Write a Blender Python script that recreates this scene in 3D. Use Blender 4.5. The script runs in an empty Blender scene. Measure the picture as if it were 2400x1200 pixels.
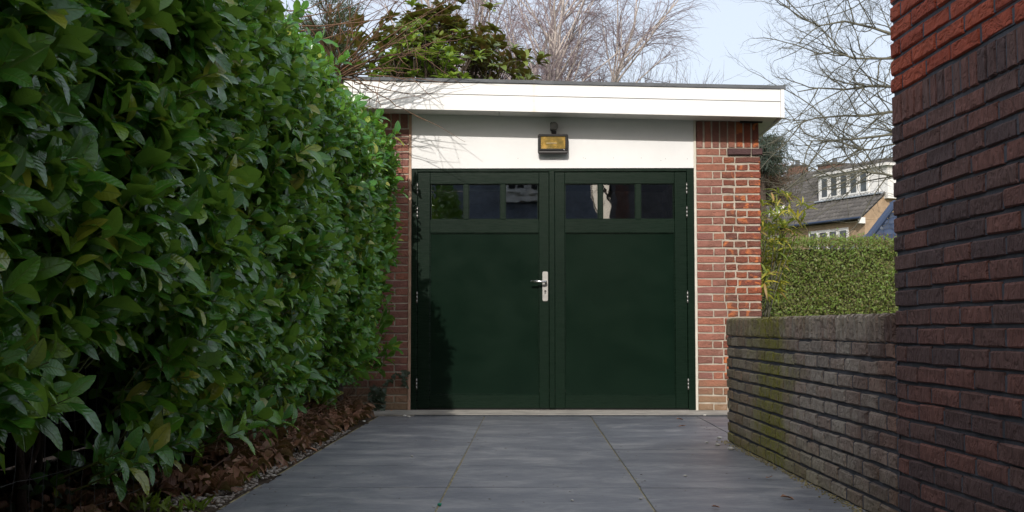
import bpy, math, random
import numpy as np
from mathutils import Vector, Matrix

# ------------------------------------------------------------------ camera, world, sun, exposure
SC = bpy.context.scene
COL = SC.collection
R = math.radians
F_PX, PITCH, YAW, CAM_H = 2850.0, R(3.4), R(0.84), 0.68
cam_d = bpy.data.cameras.new('camera')
cam_d.sensor_width = 36.0
cam_d.lens = 36.0 * F_PX / 2400.0
cam_d.clip_end = 2000.0
cam = bpy.data.objects.new('camera', cam_d)
COL.objects.link(cam)
cam.location = (0, 0, CAM_H)
cam.rotation_euler = (R(90) + PITCH, 0, YAW)
SC.camera = cam

SUN_TRAVEL = Vector((0.125, 1.0, -0.53)).normalized()
SUN_EL = math.asin(-SUN_TRAVEL.z)
SUN_AZ = math.atan2(-SUN_TRAVEL.x, -SUN_TRAVEL.y)      # clockwise from +Y
world = bpy.data.worlds.new('World')
SC.world = world
world.use_nodes = True
wn = world.node_tree
wn.nodes.clear()
w_out = wn.nodes.new('ShaderNodeOutputWorld')
w_bg = wn.nodes.new('ShaderNodeBackground')
w_sky = wn.nodes.new('ShaderNodeTexSky')
w_sky.sky_type = 'NISHITA'
w_sky.sun_disc = False
w_sky.sun_elevation = SUN_EL
w_sky.sun_rotation = SUN_AZ
w_sky.air_density = 1.0
w_sky.dust_density = 4.0
w_sky.ozone_density = 1.0
w_mix = wn.nodes.new('ShaderNodeMix')
w_mix.data_type = 'RGBA'
w_mix.inputs[0].default_value = 0.7
w_mix.inputs[7].default_value = (4.05, 4.3, 4.8, 1)       # thin high haze over the whole sky
wn.links.new(w_sky.outputs[0], w_mix.inputs[6])
wn.links.new(w_mix.outputs[2], w_bg.inputs[0])
w_bg.inputs[1].default_value = 0.15
EXPO = 0.56
wn.links.new(w_bg.outputs[0], w_out.inputs[0])

sun_d = bpy.data.lights.new('sun', 'SUN')
sun_d.energy = 2.1
sun_d.angle = R(0.55)
sun_d.color = (1.0, 0.95, 0.89)
sun = bpy.data.objects.new('sun', sun_d)
COL.objects.link(sun)
sun.rotation_euler = SUN_TRAVEL.to_track_quat('-Z', 'Y').to_euler()
SC.view_settings.view_transform = 'Standard'
SC.view_settings.look = 'None'
SC.view_settings.exposure = EXPO
SC.view_settings.gamma = 1.0
SC.view_settings.use_curve_mapping = False
SC.cycles.max_bounces = 8
SC.cycles.transparent_max_bounces = 12
SC.cycles.sample_clamp_indirect = 6.0

def W(px, py, Y):
    """world point at depth Y seen at picture position (px, py) of the 2400 x 1200 photograph"""
    a, b = (px - 1200.0) / F_PX, (600.0 - py) / F_PX
    dx, dy, dz = a, math.cos(PITCH) - b * math.sin(PITCH), math.sin(PITCH) + b * math.cos(PITCH)
    c, s = math.cos(YAW), math.sin(YAW)
    dx, dy = dx * c - dy * s, dx * s + dy * c
    t = Y / dy
    return Vector((dx * t, Y, CAM_H + dz * t))

# ------------------------------------------------------------------ helpers
rng = np.random.default_rng(7)
rnd = random.Random(11)

def link(name, me, mat=None, parent=None):
    o = bpy.data.objects.new(name, me)
    if mat is not None and me is not None and len(me.materials) == 0:
        me.materials.append(mat)
    COL.objects.link(o)
    if parent is not None:
        o.parent = parent
    return o

def tag(o, label=None, cat=None, group=None, kind=None):
    if label: o['label'] = label
    if cat: o['category'] = cat
    if group: o['group'] = group
    if kind: o['kind'] = kind
    return o

def thing(name, label, cat, loc=(0, 0, 0), rz=0.0, group=None):
    o = bpy.data.objects.new(name, None)
    o.empty_display_size = 0.1
    COL.objects.link(o)
    o.location = loc
    o.rotation_euler = (0, 0, rz)
    return tag(o, label, cat, group)

def np_mesh(name, V, T, uv=None, smooth=True):
    """triangle or quad mesh from arrays"""
    V = np.asarray(V, dtype=np.float32); T = np.asarray(T, dtype=np.int32)
    me = bpy.data.meshes.new(name)
    k = T.shape[1]
    me.vertices.add(len(V)); me.vertices.foreach_set('co', V.ravel())
    me.loops.add(T.size); me.loops.foreach_set('vertex_index', T.ravel())
    me.polygons.add(len(T))
    me.polygons.foreach_set('loop_start', np.arange(0, T.size, k, dtype=np.int32))
    if uv is not None:
        l = me.uv_layers.new(name='UVMap')
        l.data.foreach_set('uv', np.asarray(uv, dtype=np.float32)[T.ravel()].ravel())
    me.update(calc_edges=True)
    if smooth:
        me.polygons.foreach_set('use_smooth', np.ones(len(T), dtype=bool))
    return me

class MB:
    """collects simple solids into one mesh"""
    def __init__(s): s.v = []; s.f = []
    def add(s, vs, fs):
        n = len(s.v); s.v += [tuple(v) for v in vs]; s.f += [tuple(i + n for i in f) for f in fs]
        return s
    def box(s, x0, x1, y0, y1, z0, z1, b=0.0):
        if b <= 0:
            vs = [(x, y, z) for z in (z0, z1) for y in (y0, y1) for x in (x0, x1)]
            return s.add(vs, [(0, 2, 3, 1), (4, 5, 7, 6), (0, 1, 5, 4), (2, 6, 7, 3), (0, 4, 6, 2), (1, 3, 7, 5)])
        X, Y, Z = (x0, x1), (y0, y1), (z0, z1)
        idx = {}; vs = []
        for i in (0, 1):
            for j in (0, 1):
                for k in (0, 1):
                    sx, sy, sz = 1 - 2 * i, 1 - 2 * j, 1 - 2 * k
                    for a in range(3):
                        p = [X[i] + sx * b, Y[j] + sy * b, Z[k] + sz * b]
                        p[a] -= (sx, sy, sz)[a] * b
                        idx[i, j, k, a] = len(vs); vs.append(tuple(p))
        fs = []
        for a in range(3):
            o1, o2 = [(1, 2), (0, 2), (0, 1)][a]
            for e in (0, 1):
                q = []
                for (u, w) in ((0, 0), (1, 0), (1, 1), (0, 1)):
                    c = [0, 0, 0]; c[a] = e; c[o1] = u; c[o2] = w
                    q.append(idx[c[0], c[1], c[2], a])
                if (e == 0) ^ (a == 1): q.reverse()
                fs.append(tuple(q))
        for a in range(3):          # edges parallel to axis a
            o1, o2 = [(1, 2), (0, 2), (0, 1)][a]
            for u in (0, 1):
                for w in (0, 1):
                    c0 = [0, 0, 0]; c0[o1] = u; c0[o2] = w; c1 = list(c0); c1[a] = 1
                    q = [idx[(*c0, o1)], idx[(*c1, o1)], idx[(*c1, o2)], idx[(*c0, o2)]]
                    fs.append(tuple(q))
        for i in (0, 1):
            for j in (0, 1):
                for k in (0, 1):
                    fs.append((idx[i, j, k, 0], idx[i, j, k, 1], idx[i, j, k, 2]))
        return s.add(vs, fs)
    def hexa(s, p):   # 8 points: bottom ring 0-3, top ring 4-7
        return s.add(p, [(0, 3, 2, 1), (4, 5, 6, 7), (0, 1, 5, 4), (1, 2, 6, 5), (2, 3, 7, 6), (3, 0, 4, 7)])
    def tube(s, pts, r, n=8, cap=True):
        rs = r if hasattr(r, '__len__') else [r] * len(pts)
        pts = [Vector(p) for p in pts]; base = len(s.v); ref = None
        for i, p in enumerate(pts):
            d = (pts[min(i + 1, len(pts) - 1)] - pts[max(i - 1, 0)]).normalized()
            if ref is None: ref = Vector((0, 0, 1)) if abs(d.z) < .9 else Vector((1, 0, 0))
            u = d.cross(ref).normalized(); w = d.cross(u)
            for k in range(n):
                a = 2 * math.pi * k / n
                s.v.append(tuple(p + (u * math.cos(a) + w * math.sin(a)) * rs[i]))
        for i in range(len(pts) - 1):
            for k in range(n):
                a = base + i * n + k; b = base + i * n + (k + 1) % n
                s.f.append((a, b, b + n, a + n))
        if cap:
            s.f.append(tuple(base + k for k in range(n))[::-1])
            e = base + (len(pts) - 1) * n
            s.f.append(tuple(e + k for k in range(n)))
        return s
    def mesh(s, name='m', smooth=False):
        me = bpy.data.meshes.new(name)
        me.from_pydata(s.v, [], s.f)
        import bmesh
        bm = bmesh.new(); bm.from_mesh(me)
        bmesh.ops.recalc_face_normals(bm, faces=bm.faces)
        bm.to_mesh(me); bm.free()
        if smooth: me.polygons.foreach_set('use_smooth', np.ones(len(me.polygons), dtype=bool))
        return me
    def build(s, name, mat, parent=None, smooth=False):
        return link(name, s.mesh(name, smooth), mat, parent)

# ---- materials
class NT:
    def __init__(s, name):
        s.m = bpy.data.materials.new(name); s.m.use_nodes = True
        s.t = s.m.node_tree; s.t.nodes.clear()
        s.out = s.n('ShaderNodeOutputMaterial'); s.p = s.n('ShaderNodeBsdfPrincipled')
        s.l(s.p.outputs[0], s.out.inputs[0])
    def n(s, t, **kw):
        x = s.t.nodes.new(t)
        for k, v in kw.items(): setattr(x, k, v)
        return x
    def l(s, a, b): s.t.links.new(a, b)
    def coord(s, kind='Object', scale=(1, 1, 1), rot=(0, 0, 0)):
        m = s.n('ShaderNodeMapping'); m.inputs['Scale'].default_value = scale; m.inputs['Rotation'].default_value = rot
        if kind == 'World':
            g = s.n('ShaderNodeNewGeometry'); s.l(g.outputs['Position'], m.inputs[0])
        else:
            c = s.n('ShaderNodeTexCoord'); s.l(c.outputs[kind], m.inputs[0])
        return m.outputs[0]
    def noise(s, vec, scale, detail=5, rough=.6, dist=0):
        x = s.n('ShaderNodeTexNoise'); x.inputs['Scale'].default_value = scale; x.inputs['Detail'].default_value = detail
        x.inputs['Roughness'].default_value = rough; x.inputs['Distortion'].default_value = dist
        if vec is not None: s.l(vec, x.inputs['Vector'])
        return x.outputs['Fac']
    def ramp(s, fac, stops, interp='LINEAR'):
        x = s.n('ShaderNodeValToRGB'); cr = x.color_ramp; cr.interpolation = interp
        while len(cr.elements) < len(stops): cr.elements.new(.5)
        for e, (p, c) in zip(cr.elements, stops):
            e.position = p; e.color = (*c, 1) if hasattr(c, '__len__') else (c, c, c, 1)
        s.l(fac, x.inputs[0]); return x.outputs[0]
    def mix(s, fac, a, b, mode='MIX'):
        x = s.n('ShaderNodeMix'); x.data_type = 'RGBA'; x.blend_type = mode
        for v, i in ((fac, 0), (a, 6), (b, 7)):
            if hasattr(v, 'links') or hasattr(v, 'is_linked'): s.l(v, x.inputs[i])
            elif hasattr(v, '__len__'): x.inputs[i].default_value = (*v, 1)
            else: x.inputs[i].default_value = v
        return x.outputs[2]
    def math(s, op, a, b=None, clamp=False):
        x = s.n('ShaderNodeMath', operation=op); x.use_clamp = clamp
        for v, i in ((a, 0), (b, 1)):
            if v is None: continue
            if hasattr(v, 'is_linked'): s.l(v, x.inputs[i])
            else: x.inputs[i].default_value = v
        return x.outputs[0]
    def rand(s):
        """random number per object and per loose piece of a joined mesh"""
        o = s.n('ShaderNodeObjectInfo'); g = s.n('ShaderNodeNewGeometry')
        return s.math('FRACT', s.math('ADD', s.math('MULTIPLY', o.outputs['Random'], 7.31), g.outputs['Random Per Island']))
    def bump(s, h, dist=.002, strength=1.0):
        b = s.n('ShaderNodeBump'); b.inputs['Distance'].default_value = dist; b.inputs['Strength'].default_value = strength
        s.l(h, b.inputs['Height']); s.l(b.outputs[0], s.p.inputs['Normal']); return b
    def set(s, col=None, rough=None, spec=None, metal=None):
        for v, k in ((col, 'Base Color'), (rough, 'Roughness'), (spec, 'Specular IOR Level'), (metal, 'Metallic')):
            if v is None: continue
            if hasattr(v, 'is_linked'): s.l(v, s.p.inputs[k])
            elif hasattr(v, '__len__'): s.p.inputs[k].default_value = (*v, 1)
            else: s.p.inputs[k].default_value = v
        return s

def plain(name, col, rough=.6, spec=.5, metal=0, var=.15, scale=6, bump=0, kind='World', bscale=60):
    n = NT(name); c = n.coord(kind)
    a = n.noise(c, scale, 6)
    d = tuple(v * (1 - var) for v in col); e = tuple(min(1, v * (1 + var)) for v in col)
    n.set(n.ramp(a, [(.3, d), (.7, e)]), rough, spec, metal)
    if bump: n.bump(n.noise(c, bscale, 6), bump)
    return n.m

def brick_mat(name, cols, spots=(.62, .42, .3), rough_bump=.004, moss=None, stretch=(1, 1, 1), foldscale=18, spotamt=.5, patch=None):
    n = NT(name); ob = n.coord('Object'); wc = n.coord('World')
    r = n.rand()
    k = len(cols)
    base = n.ramp(r, [(i / k, c) for i, c in enumerate(cols)], 'CONSTANT')
    # each brick its own piece of the clay pattern
    oi = n.n('ShaderNodeObjectInfo')
    mp = n.n('ShaderNodeVectorMath', operation='ADD'); n.l(wc, mp.inputs[0])
    cmb = n.n('ShaderNodeCombineXYZ'); n.l(n.math('MULTIPLY', r, 37.0), cmb.inputs[0]); n.l(cmb.outputs[0], mp.inputs[1])
    v = mp.outputs[0]
    mott = n.noise(v, 22, 8, .65)
    base = n.mix(n.ramp(mott, [(.3, 0.0), (.75, 0.55)]), base, tuple(x * .45 for x in cols[0]), 'MIX')
    if patch:
        base = n.mix(n.math('MULTIPLY', n.ramp(n.noise(v, 9, 4, .5, .6), [(.56, 0.0), (.62, 1.0)]), .8), base, patch)
    fine = n.noise(v, 130, 6, .7)
    base = n.mix(n.math('MULTIPLY', n.ramp(fine, [(.62, 0.0), (.75, 1.0)]), spotamt), base, spots)
    if moss:
        base = moss(n, base, wc)
    n.set(base, .88, .25)
    mm = n.n('ShaderNodeMapping'); mm.inputs['Scale'].default_value = stretch; n.l(v, mm.inputs[0])
    fold = n.noise(mm.outputs[0], foldscale, 4, .55, 1.2)
    fr = n.ramp(fold, [(.38, 0.0), (.52, .75), (.75, 1.0)])
    h = n.math('ADD', n.math('MULTIPLY', fr, 1.0), n.math('MULTIPLY', fine, .35))
    n.bump(h, rough_bump)
    return n.m

def moss_band(n, base, wc):
    s = n.n('ShaderNodeSeparateXYZ'); n.l(wc, s.inputs[0])
    y, z = s.outputs[1], s.outputs[2]
    nz = n.noise(wc, 3.2, 6, .65)
    nf = n.noise(wc, 26, 6, .7)
    # pale weathering on the middle of the wall
    e1 = n.math('MULTIPLY', n.ramp(n.math('ADD', n.math('DIVIDE', y, 10.0), n.math('MULTIPLY', n.math('SUBTRACT', nz, .5), .12)),
              [(.43, 0.0), (.48, .85), (.64, .75), (.73, .35)]), n.ramp(nf, [(.25, .35), (.6, 1.0)]))
    e1 = n.math('MULTIPLY', e1, n.ramp(n.rand(), [(0, .55), (1, 1.0)]))
    base = n.mix(e1, base, (.62, .535, .44))
    # green growth running down in a band and along the foot and coping
    yb = n.math('ADD', n.math('DIVIDE', y, 10.0), n.math('MULTIPLY', n.math('SUBTRACT', nz, .5), .14))
    band = n.ramp(yb, [(.565, 0.0), (.60, 1.0), (.635, 1.0), (.67, .25), (.75, .3)])
    foot = n.ramp(n.math('ADD', z, n.math('MULTIPLY', n.math('SUBTRACT', nz, .5), .3)), [(.0, .85), (.22, 0.0), (.66, 0.0), (.74, .55)])
    far = n.ramp(yb, [(.5, 0.0), (.6, 1.0)])
    m = n.math('MAXIMUM', band, n.math('MULTIPLY', foot, n.math('ADD', n.math('MULTIPLY', far, .8), .2)))
    m = n.math('MULTIPLY', m, n.ramp(nf, [(.3, .35), (.6, .95)]))
    return n.mix(m, base, n.mix(nf, (.12, .12, .015), (.42, .39, .05)))

M = {}
M['house_dark'] = brick_mat('dark_brick', [(.23, .125, .105), (.28, .135, .11), (.18, .11, .10), (.24, .14, .12), (.31, .14, .11), (.16, .105, .10)],
                            spots=(.30, .19, .16), rough_bump=.007, stretch=(1, 1.6, .8), foldscale=24, spotamt=.35)
M['house_red'] = brick_mat('red_brick', [(.55, .12, .065), (.50, .105, .058), (.60, .135, .07), (.47, .10, .055)], spots=(.42, .17, .11), rough_bump=.008,
                           stretch=(1, .8, 1.4), foldscale=20, spotamt=.3)
M['low_wall'] = brick_mat('mossy_wall_brick', [(.30, .18, .14), (.40, .24, .18), (.20, .13, .11), (.33, .25, .20), (.24, .15, .12), (.42, .30, .24)], spots=(.16, .12, .10),
                          rough_bump=.008, stretch=(1, 1.2, 1), foldscale=26, moss=moss_band, spotamt=.4)
def stains(n, base, wc):
    a_ = n.noise(wc, 2.6, 6, .65); b_ = n.noise(wc, 9, 6, .7)
    base = n.mix(n.ramp(a_, [(.42, 0.0), (.62, .55)]), base, (.16, .085, .060))
    s_ = n.n('ShaderNodeSeparateXYZ'); n.l(wc, s_.inputs[0])
    foot = n.ramp(n.math('ADD', s_.outputs[2], n.math('MULTIPLY', n.math('SUBTRACT', b_, .5), .25)), [(.08, .7), (.30, 0.0)])
    base = n.mix(foot, base, (.21, .17, .10))
    return n.mix(n.ramp(b_, [(.60, 0.0), (.72, .35)]), base, (.52, .40, .32))
M['new_brick'] = brick_mat('pink_red_brick', [(.38, .16, .115), (.30, .115, .085), (.42, .175, .125), (.34, .15, .115), (.28, .125, .105), (.40, .155, .10)], spots=(.5, .3, .22),
                           rough_bump=.003, foldscale=30, spotamt=.35, moss=stains)
M['old_brick'] = brick_mat('old_red_brick', [(.30, .085, .05), (.22, .07, .048), (.16, .06, .05), (.34, .10, .05), (.20, .065, .045), (.27, .075, .045)],
                           spots=(.55, .42, .34), rough_bump=.005, foldscale=24, patch=(.68, .20, .06), spotamt=.45, moss=stains)
M['ledge_brick'] = brick_mat('purple_brick', [(.10, .055, .055), (.12, .06, .058)], rough_bump=.003, spotamt=.2)
M['mortar_dark'] = plain('dark_mortar', (.13, .13, .145), .95, .1, var=.3, scale=9, bump=.004)
M['mortar_light'] = plain('sandy_mortar', (.42, .37, .30), .95, .1, var=.25, scale=12, bump=.004)

# slate drive tiles
n = NT('slate_tile'); wc = n.coord('World'); st = n.coord('World', (1.0, 1.5, 1.0))
r = n.rand()
a = n.noise(st, 2.6, 9, .70, .5); b = n.noise(wc, 1.3, 5, .6); c = n.noise(n.coord('World', (1.5, 6, 1)), 9, 7, .75)
col = n.ramp(a, [(.34, (.16, .168, .188)), (.50, (.27, .275, .29)), (.66, (.52, .50, .48))])
col = n.mix(n.ramp(b, [(.3, 0.0), (.7, .55)]), col, (.11, .122, .15))
col = n.mix(n.math('MULTIPLY', n.ramp(c, [(.50, 0.0), (.66, 1.0)]), .32), col, (.40, .38, .34))
col = n.mix(n.math('MULTIPLY', r, .28), col, (.14, .145, .165))
sp = n.noise(wc, 75, 5, .7)
col = n.mix(n.math('MULTIPLY', n.ramp(sp, [(.70, 0.0), (.76, 1.0)]), .4), col, (.30, .28, .24))
n.set(col, n.ramp(c, [(.35, .30), (.6, .52)]), .5)
n.bump(n.math('ADD', n.math('MULTIPLY', a, 1.0), n.math('MULTIPLY', c, .7)), .0035)
M['slate'] = n.m
M['joint'] = plain('joint_sand', (.40, .34, .18), .95, .1, var=.5, scale=14, bump=.003)
M['concrete'] = plain('concrete', (.36, .335, .29), .85, .3, var=.3, scale=5, bump=.003, bscale=90)
n = NT('soil'); wc = n.coord('World')
n.set(n.ramp(n.noise(wc, 25, 8, .7), [(.3, (.035, .024, .016)), (.55, (.09, .065, .045)), (.75, (.16, .13, .10))]), .95, .15)
n.bump(n.noise(wc, 40, 8, .7), .015); M['soil'] = n.m
M['ground'] = plain('ground_grass', (.06, .075, .03), .95, .1, var=.4, scale=2, bump=.03, bscale=14)
M['asphalt'] = plain('asphalt', (.05, .05, .052), .9, .2, var=.3, scale=20, bump=.004)

# painted things
n = NT('white_paint'); wc = n.coord('World')
col = n.ramp(n.noise(wc, 2.2, 5), [(.3, (.76, .75, .72)), (.7, (.82, .81, .785))])
streak = n.noise(n.coord('World', (9, 1, .35)), 3, 5, .6)
col = n.mix(n.math('MULTIPLY', n.ramp(streak, [(.62, 0.0), (.8, 1.0)]), .25), col, (.62, .52, .38))
sx_ = n.n('ShaderNodeSeparateXYZ'); n.l(wc, sx_.inputs[0])
dx_ = n.math('ABSOLUTE', n.math('SUBTRACT', n.math('ADD', sx_.outputs[0], n.math('MULTIPLY', n.noise(wc, 7, 3), .02)), .045))
col = n.mix(n.math('MULTIPLY', n.ramp(dx_, [(0, .40), (.014, .22), (.04, 0.0)]), n.ramp(n.noise(n.coord('World', (1, 1, 3)), 6, 4), [(.3, .3), (.7, 1.0)])), col, (.72, .50, .24))
n.set(col, .42, .5); n.bump(n.noise(wc, 6, 3), .004)
M['white'] = n.m
M['white_panel'] = plain('white_panel_paint', (.77, .765, .75), .38, .5, var=.05, scale=2.5, bump=.002, bscale=5)
M['soffit'] = plain('soffit_paint', (.66, .65, .61), .5, .4, var=.06)
n = NT('green_paint'); wc = n.coord('World', (3, 3, 1)); gr = n.noise(n.coord('World', (1, 1, 16)), 9, 7, .7)
big = n.noise(n.coord('World'), 1.6, 4)
n.set(n.ramp(big, [(.3, (.0036, .0115, .0062)), (.7, (.0048, .0150, .0080))]), n.ramp(gr, [(.3, .24), (.7, .32)]), .2)
n.bump(gr, .0007); M['green'] = n.m
n = NT('green_panel_paint'); big = n.noise(n.coord('World', (1, 1, 1.6)), 2.4, 5)
n.set(n.ramp(big, [(.3, (.0032, .0105, .0060)), (.7, (.0046, .0140, .0078))]), n.ramp(big, [(.3, .18), (.7, .24)]), .2)
n.bump(n.noise(n.coord('World'), 3.5, 2), .0012); M['green_panel'] = n.m
M['rubber'] = plain('black_rubber', (.01, .01, .01), .7)
M['metal'] = plain('brushed_steel', (.34, .33, .31), .45, .5, 1.0, var=.12, scale=30)
M['polished'] = plain('polished_steel', (.8, .79, .77), .18, .5, 1.0, var=.05)
M['roof_edge'] = plain('roof_edge_grey', (.085, .092, .10), .55, .4, var=.25, scale=8, bump=.003)
M['wood_trim'] = plain('bare_wood_trim', (.42, .27, .19), .7, .3, var=.25, scale=9)
M['cream_trim'] = plain('cream_trim', (.62, .58, .49), .6, .4, var=.12, scale=9)
M['dark_inside'] = plain('dark_inside', (.02, .02, .022), .9)
M['lamp_case'] = plain('lamp_case', (.05, .045, .043), .45, .5, var=.2, scale=30)
M['lamp_grey'] = plain('lamp_grey', (.20, .19, .175), .5, .5, var=.1, scale=30)
n = NT('lamp_reflector'); v = n.coord('Object')
n.set(n.ramp(n.noise(v, 18, 3), [(.3, (.20, .18, .09)), (.55, (.38, .30, .12)), (.7, (.75, .55, .24))]), .35, .4, .3)
M['reflector'] = n.m

def glass_mat(name, tint=(.9, .93, .95), k=3.2):
    n = NT(name)
    tr = n.n('ShaderNodeBsdfTransparent'); tr.inputs[0].default_value = (*tint, 1)
    gl = n.n('ShaderNodeBsdfGlossy'); gl.inputs['Roughness'].default_value = .012
    fr = n.n('ShaderNodeFresnel'); fr.inputs[0].default_value = 1.5
    fac = n.math('MULTIPLY', fr.outputs[0], k, clamp=True)     # double glazing: four reflecting faces
    b = n.n('ShaderNodeBump'); b.inputs['Distance'].default_value = .0003
    n.l(n.noise(n.coord('World'), 5, 2), b.inputs['Height']); n.l(b.outputs[0], gl.inputs['Normal'])
    mx = n.n('ShaderNodeMixShader'); n.l(fac, mx.inputs[0]); n.l(tr.outputs[0], mx.inputs[1]); n.l(gl.outputs[0], mx.inputs[2])
    n.l(mx.outputs[0], n.out.inputs[0]); n.t.nodes.remove(n.p)
    return n.m
M['glass'] = glass_mat('window_glass')
M['lens'] = glass_mat('amber_glass', (.88, .84, .72), 1.3)

def leaf_mat(name, cols, rough=.32, under=None, transl=.25, veins=True, spec=.5, bump=.0012):
    n = NT(name); r = n.rand(); k = len(cols)
    base = n.ramp(r, [(i / (k - 1), c) for i, c in enumerate(cols)])
    if veins:
        uv = n.n('ShaderNodeUVMap'); s = n.n('ShaderNodeSeparateXYZ'); n.l(uv.outputs[0], s.inputs[0])
        av = n.math('ABSOLUTE', s.outputs[1])                       # distance from the midrib, -1..1
        rib = n.ramp(av, [(.0, 1.0), (.035, 1.0), (.10, 0.0)])
        base = n.mix(n.math('MULTIPLY', rib, .55), base, (.20, .30, .06))
        w = n.math('SINE', n.math('MULTIPLY', n.math('SUBTRACT', s.outputs[0], n.math('MULTIPLY', av, .13)), 55.0))
        nn = n.noise(n.coord('Object'), 30, 3)
        h = n.math('ADD', n.math('ADD', n.math('MULTIPLY', w, .35), n.math('MULTIPLY', rib, -1.2)), n.math('MULTIPLY', nn, 1.6))
        n.bump(h, bump)
    mott = n.noise(n.coord('World'), 28, 4)
    base = n.mix(n.math('MULTIPLY', mott, .3), base, tuple(c * .5 for c in cols[0]))
    if under is not None:
        g = n.n('ShaderNodeNewGeometry'); base = n.mix(g.outputs['Backfacing'], base, under)
    n.set(base, rough, spec)
    if transl:
        t = n.n('ShaderNodeBsdfTranslucent'); n.l(n.mix(.5, base, (.30, .42, .03), 'MIX'), t.inputs[0])
        mx = n.n('ShaderNodeMixShader'); mx.inputs[0].default_value = transl
        n.l(n.p.outputs[0], mx.inputs[1]); n.l(t.outputs[0], mx.inputs[2]); n.l(mx.outputs[0], n.out.inputs[0])
    return n.m
M['laurel'] = leaf_mat('laurel_leaf', [(.040, .165, .022), (.085, .27, .025), (.045, .18, .028), (.11, .32, .025), (.040, .17, .03), (.080, .26, .025), (.05, .20, .03), (.11, .33, .03), (.22, .42, .035), (.42, .42, .05)], rough=.20,
                       under=(.14, .31, .05), transl=.30, spec=.6, bump=.0007)
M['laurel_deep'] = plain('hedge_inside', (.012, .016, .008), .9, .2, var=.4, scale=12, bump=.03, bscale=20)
M['stem_green'] = plain('green_shoot', (.14, .17, .04), .5, .4, var=.2, scale=20)
M['bark_brown'] = plain('brown_twig', (.15, .085, .05), .7, .3, var=.3, scale=14)
M['bark_dark'] = plain('dark_bark', (.07, .052, .04), .85, .2, var=.35, scale=18, bump=.01)
M['bark_grey'] = plain('grey_green_bark', (.12, .115, .085), .85, .2, var=.35, scale=8)
M['birch_bark'] = plain('birch_bark', (.50, .44, .40), .8, .2, var=.25, scale=10)
M['birch_twig'] = plain('birch_twig', (.27, .215, .225), .8, .2, var=.3, scale=4)
M['far_twig'] = plain('far_twig', (.17, .14, .115), .85, .2, var=.3, scale=3)
M['red_twig'] = plain('reddish_twig', (.19, .10, .08), .85, .2, var=.3, scale=3)
M['magnolia'] = leaf_mat('glossy_evergreen_leaf', [(.09, .15, .03), (.15, .20, .04), (.10, .13, .045), (.26, .32, .06)], rough=.35, under=(.12, .062, .025), transl=.2, veins=False)
M['bright_leaf'] = leaf_mat('bright_leaf', [(.16, .26, .03), (.26, .36, .04), (.12, .22, .04)], rough=.35, transl=.35, veins=False)
M['privet'] = leaf_mat('privet_leaf', [(.18, .20, .05), (.13, .23, .035), (.24, .20, .08), (.20, .30, .05), (.15, .25, .045)], rough=.5, transl=.35, veins=False)
M['oleander'] = leaf_mat('narrow_leaf', [(.20, .28, .05), (.38, .42, .06), (.62, .50, .06), (.18, .26, .05), (.55, .30, .12)], rough=.5, transl=.35, veins=False)
M['needle'] = leaf_mat('needle', [(.03, .05, .022), (.045, .07, .025), (.055, .075, .03)], rough=.6, transl=.1, veins=False)
M['cedar'] = leaf_mat('cedar_needle', [(.04, .06, .05), (.05, .075, .06), (.055, .07, .05)], rough=.7, transl=.1, veins=False)
M['cedar_brown'] = leaf_mat('brown_needle', [(.13, .075, .05), (.16, .09, .065), (.11, .075, .05)], rough=.7, transl=.1, veins=False)
M['litter'] = leaf_mat('dead_leaf', [(.20, .10, .06), (.32, .16, .095), (.42, .22, .14), (.15, .08, .055), (.50, .30, .20)], rough=.7, transl=.1, spec=.3)
M['dry_leaf'] = plain('dry_leaf', (.50, .26, .15), .8, .2, var=.3, scale=60)
M['ivy'] = leaf_mat('ivy_leaf', [(.03, .055, .03), (.045, .07, .035), (.05, .065, .04)], rough=.45, transl=.1, veins=False)
M['pebble'] = plain('white_pebble', (.72, .68, .60), .6, .4, var=.15, scale=40)
M['gravel'] = (lambda n: (n.set(n.ramp(n.rand(), [(0, (.30, .26, .21)), (.4, (.45, .40, .34)), (.7, (.22, .19, .17)), (1, (.55, .51, .45))]), .85, .3), n.m)[1])(NT('gravel_stone'))
M['wire'] = plain('galvanised_wire', (.16, .155, .15), .5, .5, .6)

# ------------------------------------------------------------------ leaf and twig engines
def leaf_template(bend=.18, fold=.25, wave=.0, profile='laurel', twist=0.0):
    if profile == 'laurel':
        t = [0, .13, .36, .62, .86, 1.0]; hw = [.012, .12, .215, .225, .125, .0]
    elif profile == 'narrow':
        t = [0, .3, .65, 1.0]; hw = [.012, .075, .075, 0.0]
    elif profile == 'small':
        t = [0, .5, 1.0]; hw = [.05, .26, .0]
    elif profile == 'dead':
        t = [0, .2, .5, .8, 1.0]; hw = [.02, .24, .30, .18, 0.0]
    elif profile == 'ivy':
        t = [0, .18, .35, .6, 1.0]; hw = [.10, .42, .28, .26, 0.0]
    V, U = [], []
    for i, (a, w) in enumerate(zip(t, hw)):
        z = -bend * a * a + .06 * math.sin(a * 3.1)
        tw = twist * a
        for s in (-1, 0, 1):
            zz = z + (fold * w if s else 0) + wave * math.sin(a * 11 + s) * (1 if s else 0) * w
            V.append((s * w * math.cos(tw), a, zz + s * w * math.sin(tw))); U.append((a, s * 1.0))
    T = []
    for i in range(len(t) - 1):
        a = i * 3
        for k in (0, 1):
            p, q, r_, s_ = a + k, a + k + 1, a + k + 4, a + k + 3
            if i == len(t) - 2:
                T.append((p, q, r_ if k == 0 else s_))
            else:
                T += [(p, q, r_), (p, r_, s_)]
    return np.array(V), np.array(T), np.array(U)

def basis(D, N):
    D = D / np.linalg.norm(D, axis=1, keepdims=True)
    X = np.cross(D, N); X /= np.linalg.norm(X, axis=1, keepdims=True) + 1e-9
    Z = np.cross(X, D)
    return X, D, Z

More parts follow.
